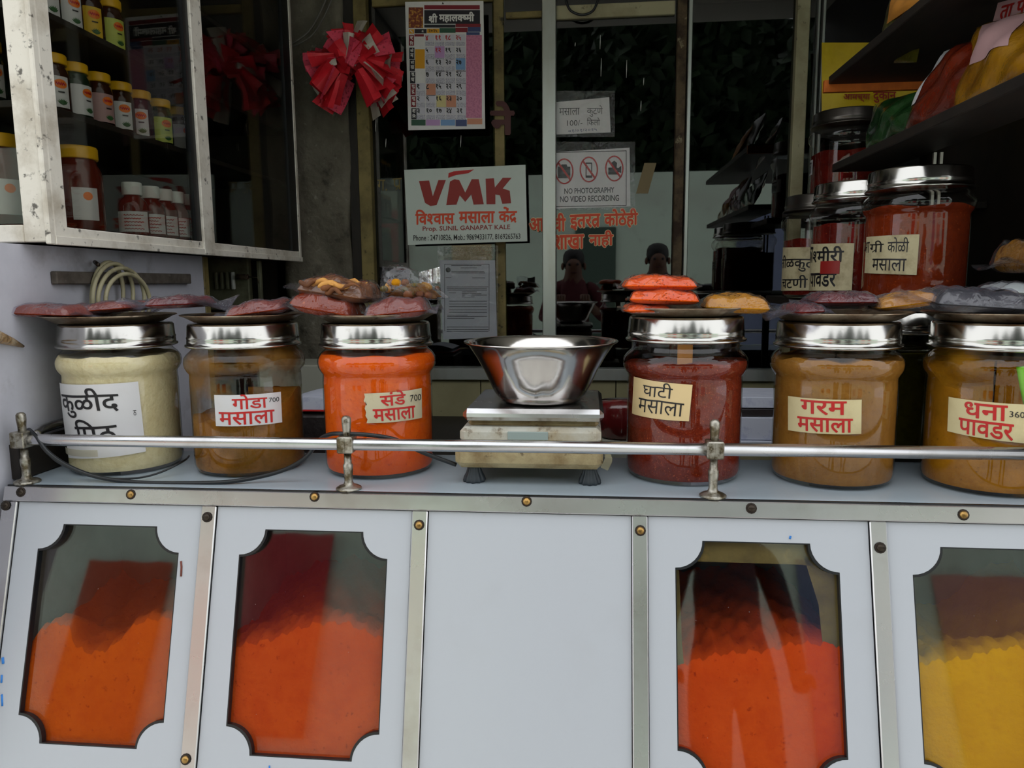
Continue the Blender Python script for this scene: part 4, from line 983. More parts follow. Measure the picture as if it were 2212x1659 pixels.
mat('pouch_red', S(110, 34, 12), .22, layers=((S(66, 14, 8), 12, .4, .62, .9),), bump=(26, .7, .01), coat=.6)
mat('pouch_yellow', S(150, 106, 16), .22, layers=((S(96, 56, 8), 10, .4, .65, .8),), bump=(24, .7, .01), coat=.6)
mat('pouch_green', S(34, 74, 32), .22, layers=((S(14, 36, 16), 10, .4, .62, .9), (S(150, 170, 120), 14, .68, .74, .5)), bump=(24, .8, .01), coat=.6)
mat('pouch_olive', S(84, 82, 24), .3, layers=((S(46, 40, 12), 10, .4, .62, .9),), bump=(24, .8, .01), coat=.4)
pouch('glossy dark green pouch at the far end of the lower shelf', [(1870, 330), (1965, 285), (1990, 195), (1890, 225)], .66, .70, 'pouch_green', .02, seed=1)
pouch('rust red pouch with a white strip on the lower shelf', [(1950, 290), (2080, 235), (2150, 70), (2040, 112)], .65, .71, 'pouch_red', .022, 'label_white', None, 2, (.0, .17, .30, 1.0))
pouch('yellow pouch with a pale printed label on the lower shelf', [(2060, 245), (2260, 155), (2300, 0), (2110, 60)], .645, .72, 'pouch_yellow', .024, 'label_pink', [('ता पा', (.15, .85, .70, .92), .02)], 3, (.22, .72, .42, 1.25))
pouch('olive green pouch on the upper shelf', [(1905, 80), (2040, -20), (2060, -120), (1930, -20)], .66, .70, 'pouch_olive', .02, seed=4)
pouch('olive pouch slumped under the upper shelf', [(1850, 138), (1980, 135), (1990, 85), (1880, 92)], .70, .72, 'pouch_olive', .012, seed=5)
pouch('tan paper packet on the upper shelf', [(1915, 52), (1985, 5), (2010, -70), (1940, -30)], .63, .68, 'wood_slip', .012, seed=6)
# yellow printed sheet at the end of the partition
ys = thing('yellow_banner', 'yellow printed banner with red writing behind the right shelves', 'banner', at(1850, 225, 1.34))
mat('banner_yellow', S(226, 196, 30), .4, layers=((S(190, 150, 20), 6, .4, .7, .6),), bump=(10, .3, .02))
MB().grid(lambda u, v: at(1775 + 215 * u, 92 + 150 * v, 1.34 + .004 * sn(u * 9 + v * 3)), 24, 16).build('sheet', 'banner_yellow', ys)
for w_, x0, x1, y0, y1 in (('पो', 1864, 1878, 178, 192), ('सुगंत', 1889, 1925, 176, 193), ('आमच्या', 1822, 1880, 203, 220), ('दुकान', 1886, 1936, 198, 222)): mb = MB(); pxfit(mb, w_, 1.332, x0, x1, y0, y1, bold=.02); mb.build('lettering', 'ink_maroon', ys)

# ================================================================== SIGNS ON THE PARTITION
def sheet(name, label, cat, quad, Y, material, t=.003, group=None):
    A, B, C_, D = [at(px, py, Y) for px, py in quad]; base = (C_ + D) / 2
    o = thing(name, label, cat, base, group)
    vs = [A, B, C_, D] + [p + Vector((0, t, 0)) for p in (A, B, C_, D)]
    MB().add(vs, [(0, 1, 2, 3), (7, 6, 5, 4), (0, 4, 5, 1), (1, 5, 6, 2), (2, 6, 7, 3), (3, 7, 4, 0)]).build('board', material, o)
    return o
YS = 1.352
sg = sheet('shop_sign', 'pale shop sign lettered VMK in red with phone numbers', 'sign', [(873, 367), (1135, 356), (1139, 521), (881, 529)], YS, 'sign_board', .005)
e = YS - .0012
def part_text(parent, items, ink, Y, name='lettering'):
    for it in items:
        mb = MB(); pxfit(mb, it[0], Y, it[1], it[2], it[3], it[4], dy=it[5], bold=it[6]); mb.build(name, ink, parent)
# big hand-drawn letters V M K as polygons (photo pixels)
def polys(parent, loops, ink, Y, name='lettering'):
    mb = MB()
    for lp in loops: mb.plate(lp, [], lambda u, v, w: at(u, v, Y) + Vector((0, w, 0)), .0008)
    return mb.build(name, ink, parent)
polys(sg, [[(905, 391), (927, 390), (935, 424), (947, 389), (963, 389), (943, 443), (930, 445), (918, 438)]], 'ink_maroon', e)
polys(sg, [[(964, 443), (972, 392), (982, 387), (992, 389), (1005, 416), (1019, 387), (1034, 387), (1045, 441), (1023, 442), (1018, 420), (1005, 436), (993, 422), (986, 442)]], 'ink_maroon', e)
polys(sg, [[(1049, 386), (1067, 385), (1069, 405), (1086, 384), (1105, 384), (1086, 407), (1101, 412), (1104, 439), (1085, 440), (1080, 422), (1070, 420), (1070, 441), (1051, 441)]], 'ink_maroon', e)
polys(sg, [[(968, 384), (969, 374), (980, 370), (1024, 366), (1012, 374), (985, 378)]], 'ink_red', e, 'swoosh')
part_text(sg, [('िव<श>वास', 897, 982, 453, 486, -2, .03), ('मसाला', 991, 1069, 457, 483, -1, .03), ('केंद^', 1077, 1117, 447, 482, -1, .03)], 'ink_orange', e)
part_text(sg, [('Prop. SUNIL GANAPAT KALE', 913, 1102, 489, 502, -4, .012)], 'ink_maroon', e)
part_text(sg, [('Phone : 24710826, Mob.: 9869433177, 8169265763', 893, 1124, 508, 522, -4, .008)], 'ink_black', e)

# wall calendar
YC = 1.345
cal = sheet('wall_calendar', 'printed month calendar hung at the top of the partition', 'calendar', [(875, 4), (1044, 2), (1048, 278), (882, 281)], YC, 'paper_white', .004)
mat('cal_pink', S(206, 130, 160), .5, layers=((S(170, 92, 128), 160, .45, .6, .6),)); mat('cal_maroon', S(130, 26, 40), .5); mat('cal_black', S(26, 22, 34), .5)
mat('cal_cell', S(206, 204, 214), .5); mat('cal_text', S(206, 204, 214), .5, stretch=(1, 1, 4), layers=((S(96, 96, 120), 260, .5, .56, .8),))
mat('cal_blue', S(120, 160, 206), .5); mat('cal_green', S(40, 84, 62), .5); mat('cal_gold', S(224, 160, 20), .5); mat('cal_salmon', S(206, 140, 110), .5); mat('cal_lilac', S(190, 150, 200), .5); mat('cal_deity', S(120, 50, 30), .5, layers=((S(210, 150, 60), 120, .5, .6, .9),)); mat('cal_cream', S(214, 200, 140), .5)
ec = YC - .0008
def cquad(name, ink, items, Y=ec, join=False):
    if join:
        mb = MB()
        for it in items: pxquad(mb, Y, *it)
        return mb.build(name, ink, cal)
    for it in items: mb = MB(); pxquad(mb, Y, *it); mb.build(name, ink, cal)
def CX(u, y): return 860 + u * 210 / 1161, y * 300 / 1659      # from the enlarged crop of the calendar
def cr(x0, x1, y0, y1):
    a_, b_ = CX(x0, y0); c_, d_ = CX(x1, y1); return (a_, c_, b_, d_)
cquad('picture', 'cal_deity', [cr(125, 300, 88, 335)])
cquad('title_band', 'cal_black', [cr(312, 978, 120, 285), cr(312, 684, 294, 330), cr(196, 340, 346, 400)])
cquad('red_band', 'cal_maroon', [cr(312, 975, 62, 112), cr(686, 985, 285, 322), cr(686, 830, 330, 385), cr(195, 308, 408, 436)])
cquad('green_band', 'cal_green', [cr(495, 686, 335, 392), cr(158, 328, 1430, 1500)]); cquad('gold_cell', 'cal_gold', [cr(345, 492, 342, 395), cr(203, 318, 588, 818), cr(130, 190, 350, 402)])
cquad('blue_band', 'ink_blue', [cr(832, 985, 322, 380), cr(815, 975, 384, 418), cr(686, 820, 1430, 1508)])
cquad('side_column', 'cal_pink', [cr(812, 1000, 420, 1410)]); cquad('side_foot', 'cal_salmon', [cr(825, 1005, 1415, 1485), cr(338, 448, 1000, 1135), cr(575, 692, 1140, 1280)], ec)
cquad('foot_lilac', 'cal_lilac', [cr(332, 500, 1430, 1500), cr(438, 555, 552, 692)], ec - .0003); cquad('foot_blue', 'cal_blue', [cr(508, 680, 1430, 1500), cr(688, 802, 695, 832)], ec - .0003); cquad('cream_cell', 'cal_cream', [cr(458, 572, 1140, 1280)], ec - .0003)
days_y = [(420, 545), (568, 705), (712, 850), (856, 995), (1002, 1140), (1148, 1280), (1292, 1425)]
for k, (a_, b_) in enumerate(days_y): cquad('day_tab', 'cal_maroon' if k in (0, 4, 5) else 'cal_black', [cr(128 + k * 5, 190 + k * 5, a_, b_)])
cellq = []; fineq = []
grid_x = [(205, 318), (318, 436), (436, 556), (556, 680), (680, 805)]
ncol = {0: range(1, 5), 1: range(1, 5), 2: range(1, 5), 3: range(1, 5), 4: range(0, 5), 5: range(0, 5), 6: range(0, 5)}
for r_, (a_, b_) in enumerate(days_y):
    for c_ in ncol[r_]:
        x0, x1 = grid_x[c_]; s_ = r_ * 2
        cellq.append(cr(x0 + 4 + s_, x1 - 3 + s_, a_ - 10, a_ + 75)); fineq.append(cr(x0 + 4 + s_, x1 - 3 + s_, a_ + 78, b_ + 4))
cquad('date_cell', 'cal_cell', cellq, ec + .0003); cquad('fine_print', 'cal_text', fineq, ec + .0003, True)['kind'] = 'stuff'
dn = '०१२३४५६७८९'
def dv(n): return ''.join(dn[int(ch)] for ch in str(n))
red = []; blk = []
for r_ in range(7):
    for c_ in ncol[r_]:
        n_ = (c_ * 7 + r_ - 3)
        if n_ < 1 or n_ > 31: continue
        x0, x1 = grid_x[c_]; a_ = days_y[r_][0]; s_ = r_ * 2
        p0 = CX(x0 + 8 + s_, a_ + 2); p1 = CX(x0 + (42 if n_ < 10 else 72) + s_, a_ + 62)
        (red if r_ == 0 or n_ == 12 else blk).append((dv(n_), p0[0], p1[0], p0[1], p1[1], 0, .03))
part_text(cal, red, 'ink_red', ec - .0008, 'date_numeral'); part_text(cal, blk, 'ink_black', ec - .0008, 'date_numeral')
def ct(body, x0, x1, y0, y1, bold): a_ = CX(x0, y0); b_ = CX(x1, y1); return (body, a_[0], b_[0], a_[1], b_[1], 0, bold)
part_text(cal, [ct('श^ी', 365, 470, 160, 275, .04), ct('महाल<क><ष>मी', 488, 910, 140, 272, .04)], 'ink_white', ec - .0008)
part_text(cal, [ct('२०२५', 365, 470, 350, 388, .03)], 'ink_black', ec - .0008); part_text(cal, [ct('मे', 280, 305, 360, 388, .02), ct('५', 145, 175, 355, 395, .04)], 'ink_white', ec - .0008)
dayn = [('र', 'िव'), ('सो', 'म'), ('मं', 'गळ'), ('बु', 'ध'), ('गु', 'रू'), ('शु', 'क^'), ('श', 'िन')]
part_text(cal, [ct(t_, 140 + k * 5, 180 + k * 5, a_ + 10 + 60 * i_, a_ + 55 + 62 * i_, .03) for k, (a_, b_) in enumerate(days_y) for i_, t_ in enumerate(dayn[k])], 'ink_white', ec - .0008)
MB().lathe([(0, 0), (.002, 0), (.002, .006), (0, .0065)], at(957, 8, YC - .002), 8, M=Matrix.Rotation(pi / 2, 4, 'X')).build('nail', 'dark_screw', cal)

# bunch of red and white pouches strung on the pillar edge
pb = thing('pouch_bunch', 'fan of folded red and white paper pouches hanging on a string', 'pouch bunch', at(770, 240, 1.27))
mat('paper_red', S(214, 34, 48), .5, layers=((S(170, 20, 30), 20, .45, .7, .6), (S(250, 120, 140), 90, .66, .72, .6)))
mat('paper_pink', S(222, 70, 96), .5, layers=((S(150, 20, 40), 110, .55, .62, .8),)); mat('paper_offwhite', S(206, 200, 188), .5, layers=((S(150, 140, 120), 20, .5, .7, .5),))
rr = random.Random(4); cen = at(765, 158, 1.27); pxm = (at(800, 158, 1.27) - at(700, 158, 1.27)).length / 100
cen = at(766, 152, 1.27)
for k in range(126):
    th = math.radians(212 - 244 * (k / 91) + rr.uniform(-8, 8)); w_ = math.cos(th) ** 2
    ang = th + math.radians(48) * w_ * (-1 if math.cos(th) > 0 else 1) + rr.uniform(-.2, .2)
    Lk = rr.uniform(38, 62) * pxm * (1.25 if w_ > .5 else 1); r0 = 0; wd_ = rr.uniform(26, 46) * pxm; off = rr.uniform(20, 42) * pxm
    ax = Vector((math.cos(ang), 0, sn(ang))); nv = Vector((-ax.z, 0, ax.x)); yo = rr.uniform(-.085, .03)
    ben = rr.uniform(-.02, .02); tw = rr.uniform(-1.25, 1.25); droop = rr.uniform(0, .012)
    if k > 91:                              # pouches filling the crown and the front of the saddle
        th = math.radians(rr.uniform(35, 145)); ang = th + rr.uniform(-.7, .7); off = rr.uniform(-6, 24) * pxm; tw = rr.uniform(-.8, .8); yo = rr.uniform(-.09, .02)
        ax = Vector((math.cos(ang), 0, sn(ang))); nv = Vector((-ax.z, 0, ax.x)); Lk = rr.uniform(40, 56) * pxm
    def pf(u, v, e=0.0):
        p = cen + Vector((math.cos(th), 0, sn(th))) * off + ax * (Lk * v) + Vector((0, yo, 0))
        sd = (nv * math.cos(tw) + Vector((0, 1, 0)) * sn(tw))
        q_ = abs(2 * u - 1)
        return p + sd * ((u - .5) * wd_ * (.6 + .4 * v)) + Vector((0, ben * v * v * 2 + .012 * q_ * math.cos(tw) + e, -droop * v * v)) + nv * (.010 * q_ * sn(tw))
    mm = ['paper_red', 'paper_red', 'paper_pink', 'paper_offwhite', 'paper_red', 'paper_red'][rr.randrange(6)]
    MB().grid(lambda u, v: pf(u, v), 4, 6, False).grid(lambda u, v: pf(u, v, .0012), 4, 6, False).build('pouch', mm, pb)
MB().tube([cen + Vector((0, .03, .05)), cen + Vector((0, .09, .14))], .0015, 6).build('string', 'ink_white', pb)

# certificate in a plastic sleeve (its square code is left blank)
YD = 1.362
doc = sheet('certificate', 'grey certificate in a crinkled clear plastic sleeve below the shop sign', 'document', [(949, 562), (1069, 562), (1074, 729), (957, 733)], YD, mat('doc_grey', S(168, 172, 178), .5), .002)
mb = MB()
for k, (x0, x1, y) in enumerate([(975, 1040, 573), (995, 1030, 578), (975, 1046, 586), (975, 1048, 589), (963, 975, 599), (1020, 1048, 600), (965, 1055, 619), (965, 1052, 622), (966, 1052, 626), (970, 985, 632), (998, 1030, 630), (998, 1040, 634), (998, 1052, 637), (998, 1025, 641), (970, 1052, 650), (970, 1052, 656), (970, 1052, 662), (970, 1052, 669), (970, 1052, 674), (966, 1010, 680), (966, 1052, 683), (966, 1025, 687), (965, 1055, 706), (965, 1055, 711), (965, 1055, 715)]):
    pxquad(mb, YD - .0006, x0, x1, y, y + 1.1)
for x0, x1, y0, y1 in ((960, 961, 570, 715), (1056, 1057, 570, 715), (960, 1057, 570, 571)): pxquad(mb, YD - .0006, x0, x1, y0, y1)
mb.build('print_lines', 'ink_black', doc)['kind'] = 'stuff'
MB().lathe([(.0085, 0), (.0085, .0004), (.0065, .0004), (.0065, 0)], at(968, 583, YD - .0006), 24, M=Matrix.Rotation(pi / 2, 4, 'X')).build('seal', 'ink_black', doc)
MB().grid(lambda u, v: at(945 + 131 * u, 530 + 203 * v, YD - .004 - .003 * sn(u * 5 + v * 9)), 20, 26).build('sleeve', 'sleeve', doc)

# notices stuck on the inside of the middle pane, partly behind the aluminium stile
YN = 1.394
n1 = sheet('price_notice', 'small white handwritten price notice in a plastic sleeve', 'notice', [(1186, 222), (1316, 210), (1319, 286), (1186, 291)], YN, 'paper_white', .0015)
part_text(n1, [('मसाला', 1208, 1252, 234, 249, -1, -.004), ('कुटणे', 1268, 1302, 228, 252, 0, -.004), ('100/-', 1225, 1258, 260, 272, -1, -.004), ('िकलो', 1268, 1296, 254, 271, 0, -.004)], 'ink_black', YN - .0006)
part_text(n1, [('०१/०१/२०२५', 1228, 1290, 280, 287, -4, 0)], 'ink_blue', YN - .0006)
MB().grid(lambda u, v: at(1186 + 142 * u, 196 + 100 * v, YN - .003 - .002 * sn(u * 7 + v * 5)), 16, 12).build('sleeve', 'sleeve', n1)
n2 = sheet('camera_notice', 'white notice with three crossed-out camera and phone signs', 'notice', [(1176, 330), (1360, 319), (1362, 446), (1176, 452)], YN, 'paper_white', .0015)
mb = MB()
for x0, x1, y0, y1, d_ in ((1184, 1353, 329, 330.5, -4), (1184, 1353, 446, 447.5, -3)): mb.add([at(x0, y0, YN - .0006), at(x1, y0 + d_, YN - .0006), at(x1, y1 + d_, YN - .0006), at(x0, y1, YN - .0006)], [(0, 1, 2, 3)])
pxquad(mb, YN - .0006, 1352, 1353.5, 325, 444); mb.build('border', 'ink_black', n2)
part_text(n2, [('NO PHOTOGRAPHY', 1219, 1327, 407, 419, -3, .016), ('NO VIDEO RECORDING', 1210, 1337, 424, 437, -3, .016)], 'ink_black', YN - .0006)
def ringpx(cx_, cy_, rx_, ry_, t_):
    mb = MB(); n = 36
    for i in range(n):
        a_, b_ = 2 * pi * i / n, 2 * pi * (i + 1) / n
        mb.add([at(cx_ + rx_ * math.cos(a_), cy_ + ry_ * sn(a_), YN - .0014), at(cx_ + rx_ * math.cos(b_), cy_ + ry_ * sn(b_), YN - .0014), at(cx_ + (rx_ - t_) * math.cos(b_), cy_ + (ry_ - t_) * sn(b_), YN - .0014), at(cx_ + (rx_ - t_) * math.cos(a_), cy_ + (ry_ - t_) * sn(a_), YN - .0014)], [(0, 1, 2, 3)])
    c, s_ = math.cos(math.radians(225)), sn(math.radians(225))
    mb.add([at(cx_ + rx_ * c - 1.5, cy_ + ry_ * s_ + 1.5, YN - .0014), at(cx_ + rx_ * c + 1.5, cy_ + ry_ * s_ - 1.5, YN - .0014), at(cx_ - rx_ * c + 1.5, cy_ - ry_ * s_ - 1.5, YN - .0014), at(cx_ - rx_ * c - 1.5, cy_ - ry_ * s_ + 1.5, YN - .0014)], [(0, 1, 2, 3)])
    return mb.build('prohibition_ring', 'ink_red', n2)
for cx_, cy_ in ((1219, 370), (1272, 366), (1327, 364)): ringpx(cx_, cy_, 20, 28, 3)
polys(n2, [[(1205, 360), (1211, 360), (1213, 355), (1224, 355), (1226, 360), (1232, 360), (1232, 385), (1205, 385)]], 'ink_black', YN - .001, 'camera_icon')
mb = MB(); mb.plate([(1265, 351), (1279, 351), (1279, 384), (1265, 384)], [[(1267, 354), (1277, 354), (1277, 379), (1267, 379)]], lambda u, v, w: at(u, v, YN - .001) + Vector((0, w, 0)), .0004); mb.build('phone_icon', 'ink_black', n2)
polys(n2, [[(1314, 362), (1322, 362), (1320, 352), (1327, 347), (1333, 352), (1332, 362), (1336, 363), (1342, 358), (1342, 374), (1336, 371), (1336, 377), (1314, 377)]], 'ink_black', YN - .001, 'video_icon')
MB().grid(lambda u, v: at(1176 + 196 * u, 306 + 148 * v, YN - .004 - .002 * sn(u * 9 + v * 5)), 16, 12).build('sleeve', 'sleeve', n2)
# red stick-on lettering on the glass with pale outline
gl = thing('window_lettering', 'red stick-on lettering with cream outline on the middle pane', 'lettering', at(1270, 535, YN))
words = [('आमची', 1143, 1222, 460, 500, 0), ('इतरत^', 1231, 1297, 464, 498, -3), ('कोठेही', 1305, 1378, 452, 494, -3), ('शाखा', 1196, 1262, 508, 540, -3), ('नाही', 1272, 1325, 498, 536, -1)]
part_text(gl, [(w_[0], w_[1] - 1, w_[2] + 1, w_[3] - 1, w_[4] + 1, w_[5], .075) for w_ in words], 'ink_cream', 1.3960, 'outline'); part_text(gl, [w_ + (.03,) for w_ in words], 'ink_orange', 1.3948)
gd = thing('peeled_lettering', 'faded cream remains of painted letters on the left pane', 'lettering', at(842, 415, 1.408)); part_text(gd, [('ग.', 815, 836, 388, 412, 0, 0), ('प^', 848, 868, 386, 412, -2, 0)], 'old_cream', 1.408)
gd = thing('dark_red_letter', 'large dark red letter stuck beside the calendar', 'lettering', at(1085, 292, 1.405)); part_text(gd, [('ने', 1058, 1112, 218, 292, 0, .04)], 'ink_darkred', 1.4035)
tag(MB().grid(lambda u, v: at(1392 + 26 * u - 18 * v, 352 + 66 * v, 1.397), 4, 6).build('tape_strip', mat('tape_brown', S(120, 100, 60), .4)), 'brown tape strip stuck slanting on the middle pane', 'tape')

# ================================================================== THINGS BEHIND THE COUNTER
tb = thing('back_table', 'low dark table behind the counter holding papers', 'table', (0, .9, 0))
MB().bx(-.75, .60, .48, 1.34, .80, .83, .003).build('top', 'dark_wood', tb)
for x_ in (-.70, .55):
    for y_ in (.52, 1.30): MB().bx(x_ - .02, x_ + .02, y_ - .02, y_ + .02, 0, .7995).build('leg', 'dark_wood', tb)
mat('page', S(206, 210, 224), .6, layers=((S(150, 156, 190), 30, .5, .6, .4),), stretch=(1, 12, 1))
nb = thing('notebook', 'thick open notebook between the brown and orange jars', 'notebook', at(680, 878, .62))
c = at(681, 872, .62)
tag(MB().bx(c.x - .11, c.x + .09, .56, .78, .8303, c.z - .02, .004).build('paper_carton', mat('carton', S(46, 40, 40), .4, bump=(30, .6, .01))), 'dark plastic-wrapped carton under the open notebook', 'carton')
MB().grid(lambda u, v: (c.x - .08 + .16 * u, .58 + .17 * v, c.z + .006 + .016 * sn(min(u * 1.0, 1) * pi) ), 14, 4).grid(lambda u, v: (c.x - .08 + .16 * u, .58 + .17 * v, c.z - .008), 4, 4).grid(lambda u, v: (c.x - .08 + .16 * u, .58, c.z - .008 + (.014 + .016 * sn(u * pi)) * v), 14, 2).build('pages', 'page', nb)
MB().bx(c.x - .083, c.x + .083, .577, .753, c.z - .0125, c.z - .0085, .001).build('cover', 'ink_red', nb)
bx_ = at(668, 810, .9)
tag(MB().bx(bx_.x - .14, bx_.x + .06, .88, 1.06, .8303, bx_.z + .03, .003).build('file_box', mat('file_grey', S(150, 150, 136), .6)), 'pale grey file box behind the open notebook', 'box')
# papers right of the dark red jar
pz = at(1635, 880, .62)
st = thing('paper_stack', 'stack of pale papers and ledgers between the red and tan jars', 'papers', (pz.x, .66, .8303))
for k, (h0, h1, mm, dx) in enumerate(((0, .030, 'cream_panel', 0), (.0305, .045, 'page', .02), (.0455, .075, 'page', -.02), (.0755, .085, 'carton', .01), (.0855, .1, 'page', .0))):
    MB().bx(pz.x - .13 + dx, pz.x + .12 + dx, .60 + .01 * k, .80, .8305 + h0 * 1.8, .8305 + h1 * 1.8 - .0005, .001).build('ledger', mm, st)
# red wrapped packet right of the bowl
rp = at(1330, 855, .5)
tag(MB().lathe([(0, 0), (.045, 0), (.052, .006), (.053, .07), (.048, .082), (0, .085)], (rp.x + .015, .56, .8303 + .10), 28).build('wrapped_tub', mat('tub_red', S(96, 20, 22), .15, layers=((S(60, 30, 28), 20, .4, .7, .6),), coat=.8, bump=(30, .4, .01))), 'dark red tub in clear wrap right of the weighing bowl', 'tub')
tag(MB().bx(rp.x - .06, rp.x + .08, .5, .64, .8303, .9295, .003).build('tub_carton', 'file_grey'), 'grey carton under the dark red tub', 'carton')

# ================================================================== ACROSS THE STREET (reflected in the steel and the glass; rear trees, cloths and door added)
mat('leaf', S(34, 54, 26), .6, layers=((S(16, 30, 14), 3, .4, .6, .8),)); mat('bark', S(70, 56, 42), .9, bump=(30, .8))
def tree(label, x, y, h, r, seed):
    o = thing('street_tree', label, 'tree', (x, y, 0), 'trees behind the wall across the street')
    rr = random.Random(seed)
    MB().tube([(x, y, 0), (x + .1, y, h * .3), (x - .05, y + .05, h * .55), (x, y, h * .75)], [.14, .12, .09, .05], 10).build('trunk', 'bark', o)
    mb = MB()
    for k in range(5200):
        v = Vector((rr.gauss(0, 1), rr.gauss(0, 1), rr.gauss(0, 1))).normalized() * (rr.random() ** .4)
        p = Vector((x, y, h * .66)) + Vector((v.x * r, v.y * r * .8, v.z * h * .36))
        a = Vector((rr.uniform(-1, 1), rr.uniform(-1, 1), rr.uniform(-1, 1))).normalized() * .16; b = a.orthogonal().normalized() * .09
        mb.add([p - a, p + b, p + a, p - b], [(0, 1, 2, 3)])
    mb.build('foliage', 'leaf', o, fix=False)
for k, (x, h) in enumerate(((-6.6, 5.4), (-4.0, 5.8), (-1.4, 5.3), (1.2, 5.9), (3.8, 5.4), (6.4, 5.7))):
    tree('%s leafy tree from the left in the nearer row behind the far wall' % ordn[k], x, -7.4 - .2 * (k % 2), h, 1.27, 40 + k)
for k, x in enumerate((-5.3, -2.7, -.1, 2.5, 5.1)): tree('%s added tree from the left in the taller row further behind' % ordn[k], x, -10.6, 6.9, 1.28, 60 + k)  # rear row added to close the sky gaps reflected in the panes
for k, (x0, x1, z0, z1, c, lab) in enumerate(((-3.2, -2.3, .5, 2.2, (200, 60, 70), 'pinkish red cloth added on the far wall for reflections'), (-1.7, -1.2, .7, 2.1, (214, 196, 150), 'cream cloth added on the far wall for reflections'), (-4.6, -3.8, .4, 1.9, (206, 92, 60), 'orange cloth added on the far wall for reflections'),
        (4.6, 5.4, .6, 2.2, (170, 40, 50), 'dark red cloth added on the far wall for reflections'), (1.8, 2.4, .5, 2.1, (120, 130, 160), 'blue grey cloth added on the far wall for reflections'), (2.9, 3.8, .4, 2.0, (210, 150, 140), 'pale pink cloth added on the far wall for reflections'))):
    def cl(u, v, e=0): return (x0 + (x1 - x0) * u, -5.44 + e + .03 * sn(u * 14 + k), z1 - (z1 - z0) * v)
    tag(MB().grid(cl, 24, 4).grid(lambda u, v: cl(u, v, -.01), 24, 4).build('reflection_cloth', mat('cloth_%d' % k, S(*c), .8)), lab, 'cloth', 'unseen cloths added on the far wall for reflections')  # unseen cloths, added to put coloured stripes into the steel reflections
tag(MB().bx(-.15, .35, -5.49, -5.46, 0, 1.95, .01).bx(.24, .27, -5.46, -5.43, .9, 1.0).build('reflection_door', mat('door_green', S(70, 90, 78), .5)), 'dull green door added in the far wall for reflections', 'door')  # unseen door, added to vary what the steel and glass reflect

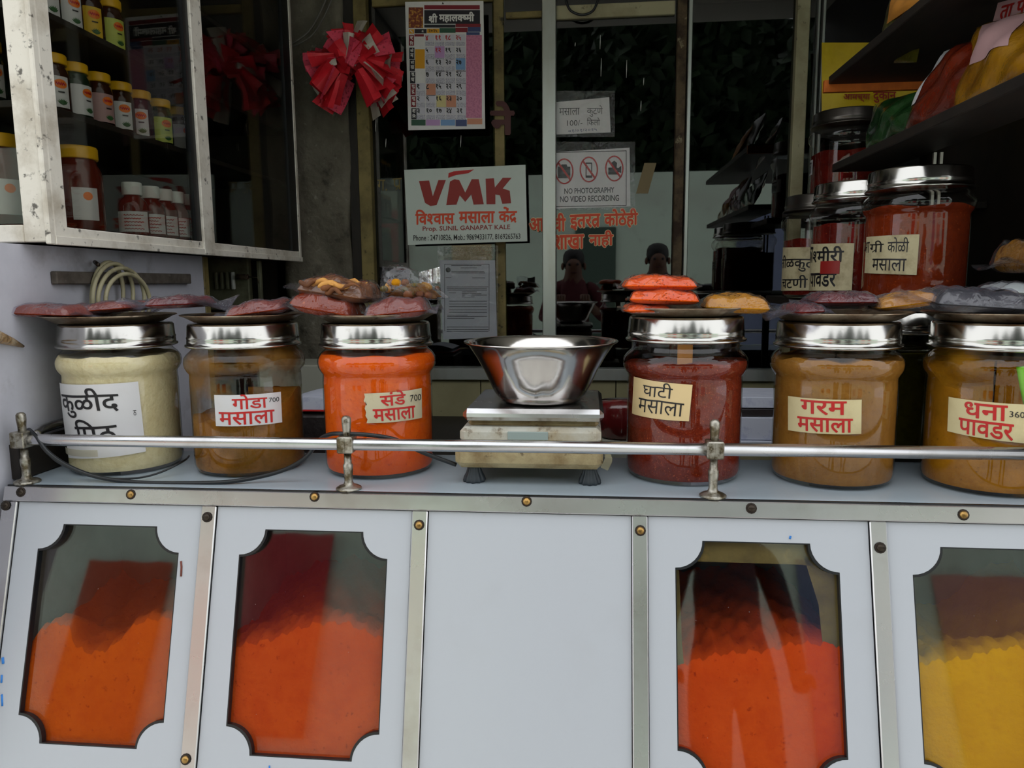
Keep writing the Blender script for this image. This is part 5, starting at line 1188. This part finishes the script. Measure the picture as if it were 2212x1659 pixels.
def person(label, x, y, h, shirt, trousers, seed, arms):
    """standing figure facing the counter; one continuous skinned body"""
    k = h / 1.7; me = bpy.data.meshes.new('person'); V = []; Ed = []; Rr = []
    def v(px, py, pz, r, par=None):
        V.append((x + px * k, y + py * k, pz * k)); Rr.append(r * k); i = len(V) - 1
        if par is not None: Ed.append((par, i))
        return i
    pel = v(0, 0, .93, .14); w = v(0, .01, 1.08, .13, pel); ch = v(0, .0, 1.27, .15, w); nb = v(0, 0, 1.40, .09, ch); nk = v(0, .01, 1.47, .055, nb); hd = v(0, .02, 1.56, .085, nk); ht = v(0, .015, 1.645, .07, hd); ns = v(0, .105, 1.555, .016, hd)
    for s_ in (-1, 1):
        hp = v(.09 * s_, 0, .88, .105, pel); kn = v(.10 * s_, .02, .48, .068, hp); an = v(.10 * s_, -.02, .085, .045, kn); to = v(.11 * s_, .14, .03, .035, an)
        sh_ = v(.17 * s_, 0, 1.37, .065, nb); e0, h0 = arms[0 if s_ < 0 else 1]
        el = v(*[e0[0] * s_, e0[1], e0[2]], .045, sh_); wr = v(h0[0] * s_, h0[1], h0[2], .03, el); pm = v(h0[0] * s_ * .95, h0[1] + .05, h0[2] + .03, .032, wr)
        for f_ in range(4):
            b0 = v(h0[0] * s_ * .95 + (f_ - 1.5) * .02, h0[1] + .09, h0[2] + .05, .0105, pm); v(h0[0] * s_ * .95 + (f_ - 1.5) * .02, h0[1] + .11, h0[2] + .015 - .004 * f_, .009, b0)
        t0 = v(h0[0] * s_ * .95 - .04 * s_, h0[1] + .05, h0[2] + .05, .011, pm)
    me.from_pydata(V, Ed, []); ob = bpy.data.objects.new('person', me); COL.objects.link(ob)
    md = ob.modifiers.new('skin', 'SKIN')
    if not me.skin_vertices: 
        bm_ = bmesh.new(); bm_.from_mesh(me); bm_.verts.layers.skin.verify(); bm_.to_mesh(me); bm_.free()
    for i, sv in enumerate(me.skin_vertices[0].data): sv.radius = (Rr[i], Rr[i]); sv.use_root = (i == 0)
    ob.modifiers.new('sub', 'SUBSURF').levels = 2; ob.modifiers['sub'].render_levels = 2
    dg = bpy.context.evaluated_depsgraph_get(); m2 = bpy.data.meshes.new_from_object(ob.evaluated_get(dg))
    ob.modifiers.clear(); ob.data = m2; m2.materials.clear()
    for mm in (trousers, shirt, 'skin'): m2.materials.append(MATS[mm])
    for p in m2.polygons:
        c = p.center; z = c.z / k; dx = abs(c.x - x) / k
        p.material_index = 0 if z < .9 and dx < .22 else 1
        if z > 1.445 or (abs(c.y - y) / k > .17 and z > .9) or z < .09 : p.material_index = 2
        p.use_smooth = True
    tag(ob, label, 'person', 'customers standing at the counter')
    hr = MB().lathe([(.074, -.035), (.083, -.005), (.090, .035), (.087, .075), (.070, .108), (.036, .126), (0, .131)], (0, 0, 0), 20, M=Matrix.Scale(k, 4))
    hr.v = [(p[0] + x, p[1] * 1.05 + y - .016 * k, p[2] + 1.575 * k) for p in hr.v]; hr.build('hair', 'hair', ob)
    for s_ in (-1, 1):
        MB().lathe([(0, -.011), (.008, -.006), (.011, 0), (.008, .006), (0, .011)], (x + .034 * s_ * k, y + .098 * k, 1.575 * k), 10).build('eye', 'ink_black', ob)
        MB().lathe([(0, -.028), (.010, -.02), (.014, 0), (.010, .02), (0, .028)], (x + .09 * s_ * k, y + .01, 1.56 * k), 10).build('ear', 'skin', ob)
    MB().tube([(x - .024 * k, y + .098 * k, 1.512 * k), (x, y + .106 * k, 1.510 * k), (x + .024 * k, y + .098 * k, 1.512 * k)], .005, 8).build('mouth', 'ink_darkred', ob)
    return ob
mat('skin', S(104, 70, 52), .5); mat('hair', S(20, 16, 14), .5); mat('shirt_maroon', S(78, 18, 26), .8); mat('shirt_slate', S(40, 44, 52), .8); mat('trouser_dark', S(36, 36, 42), .8); mat('trouser_tan', S(110, 92, 70), .8)
up_ = ((.26, .06, 1.12), (.10, .26, 1.28)); dn_ = ((.24, -.02, 1.10), (.25, .04, .86))
person('person in a maroon shirt with hands raised, behind the viewpoint', -.10, -1.62, 1.52, 'shirt_maroon', 'trouser_dark', 1, (up_, up_))
person('person in a slate shirt with arms hanging, beside the photographer', .52, -1.75, 1.56, 'shirt_slate', 'trouser_tan', 2, (dn_, dn_))
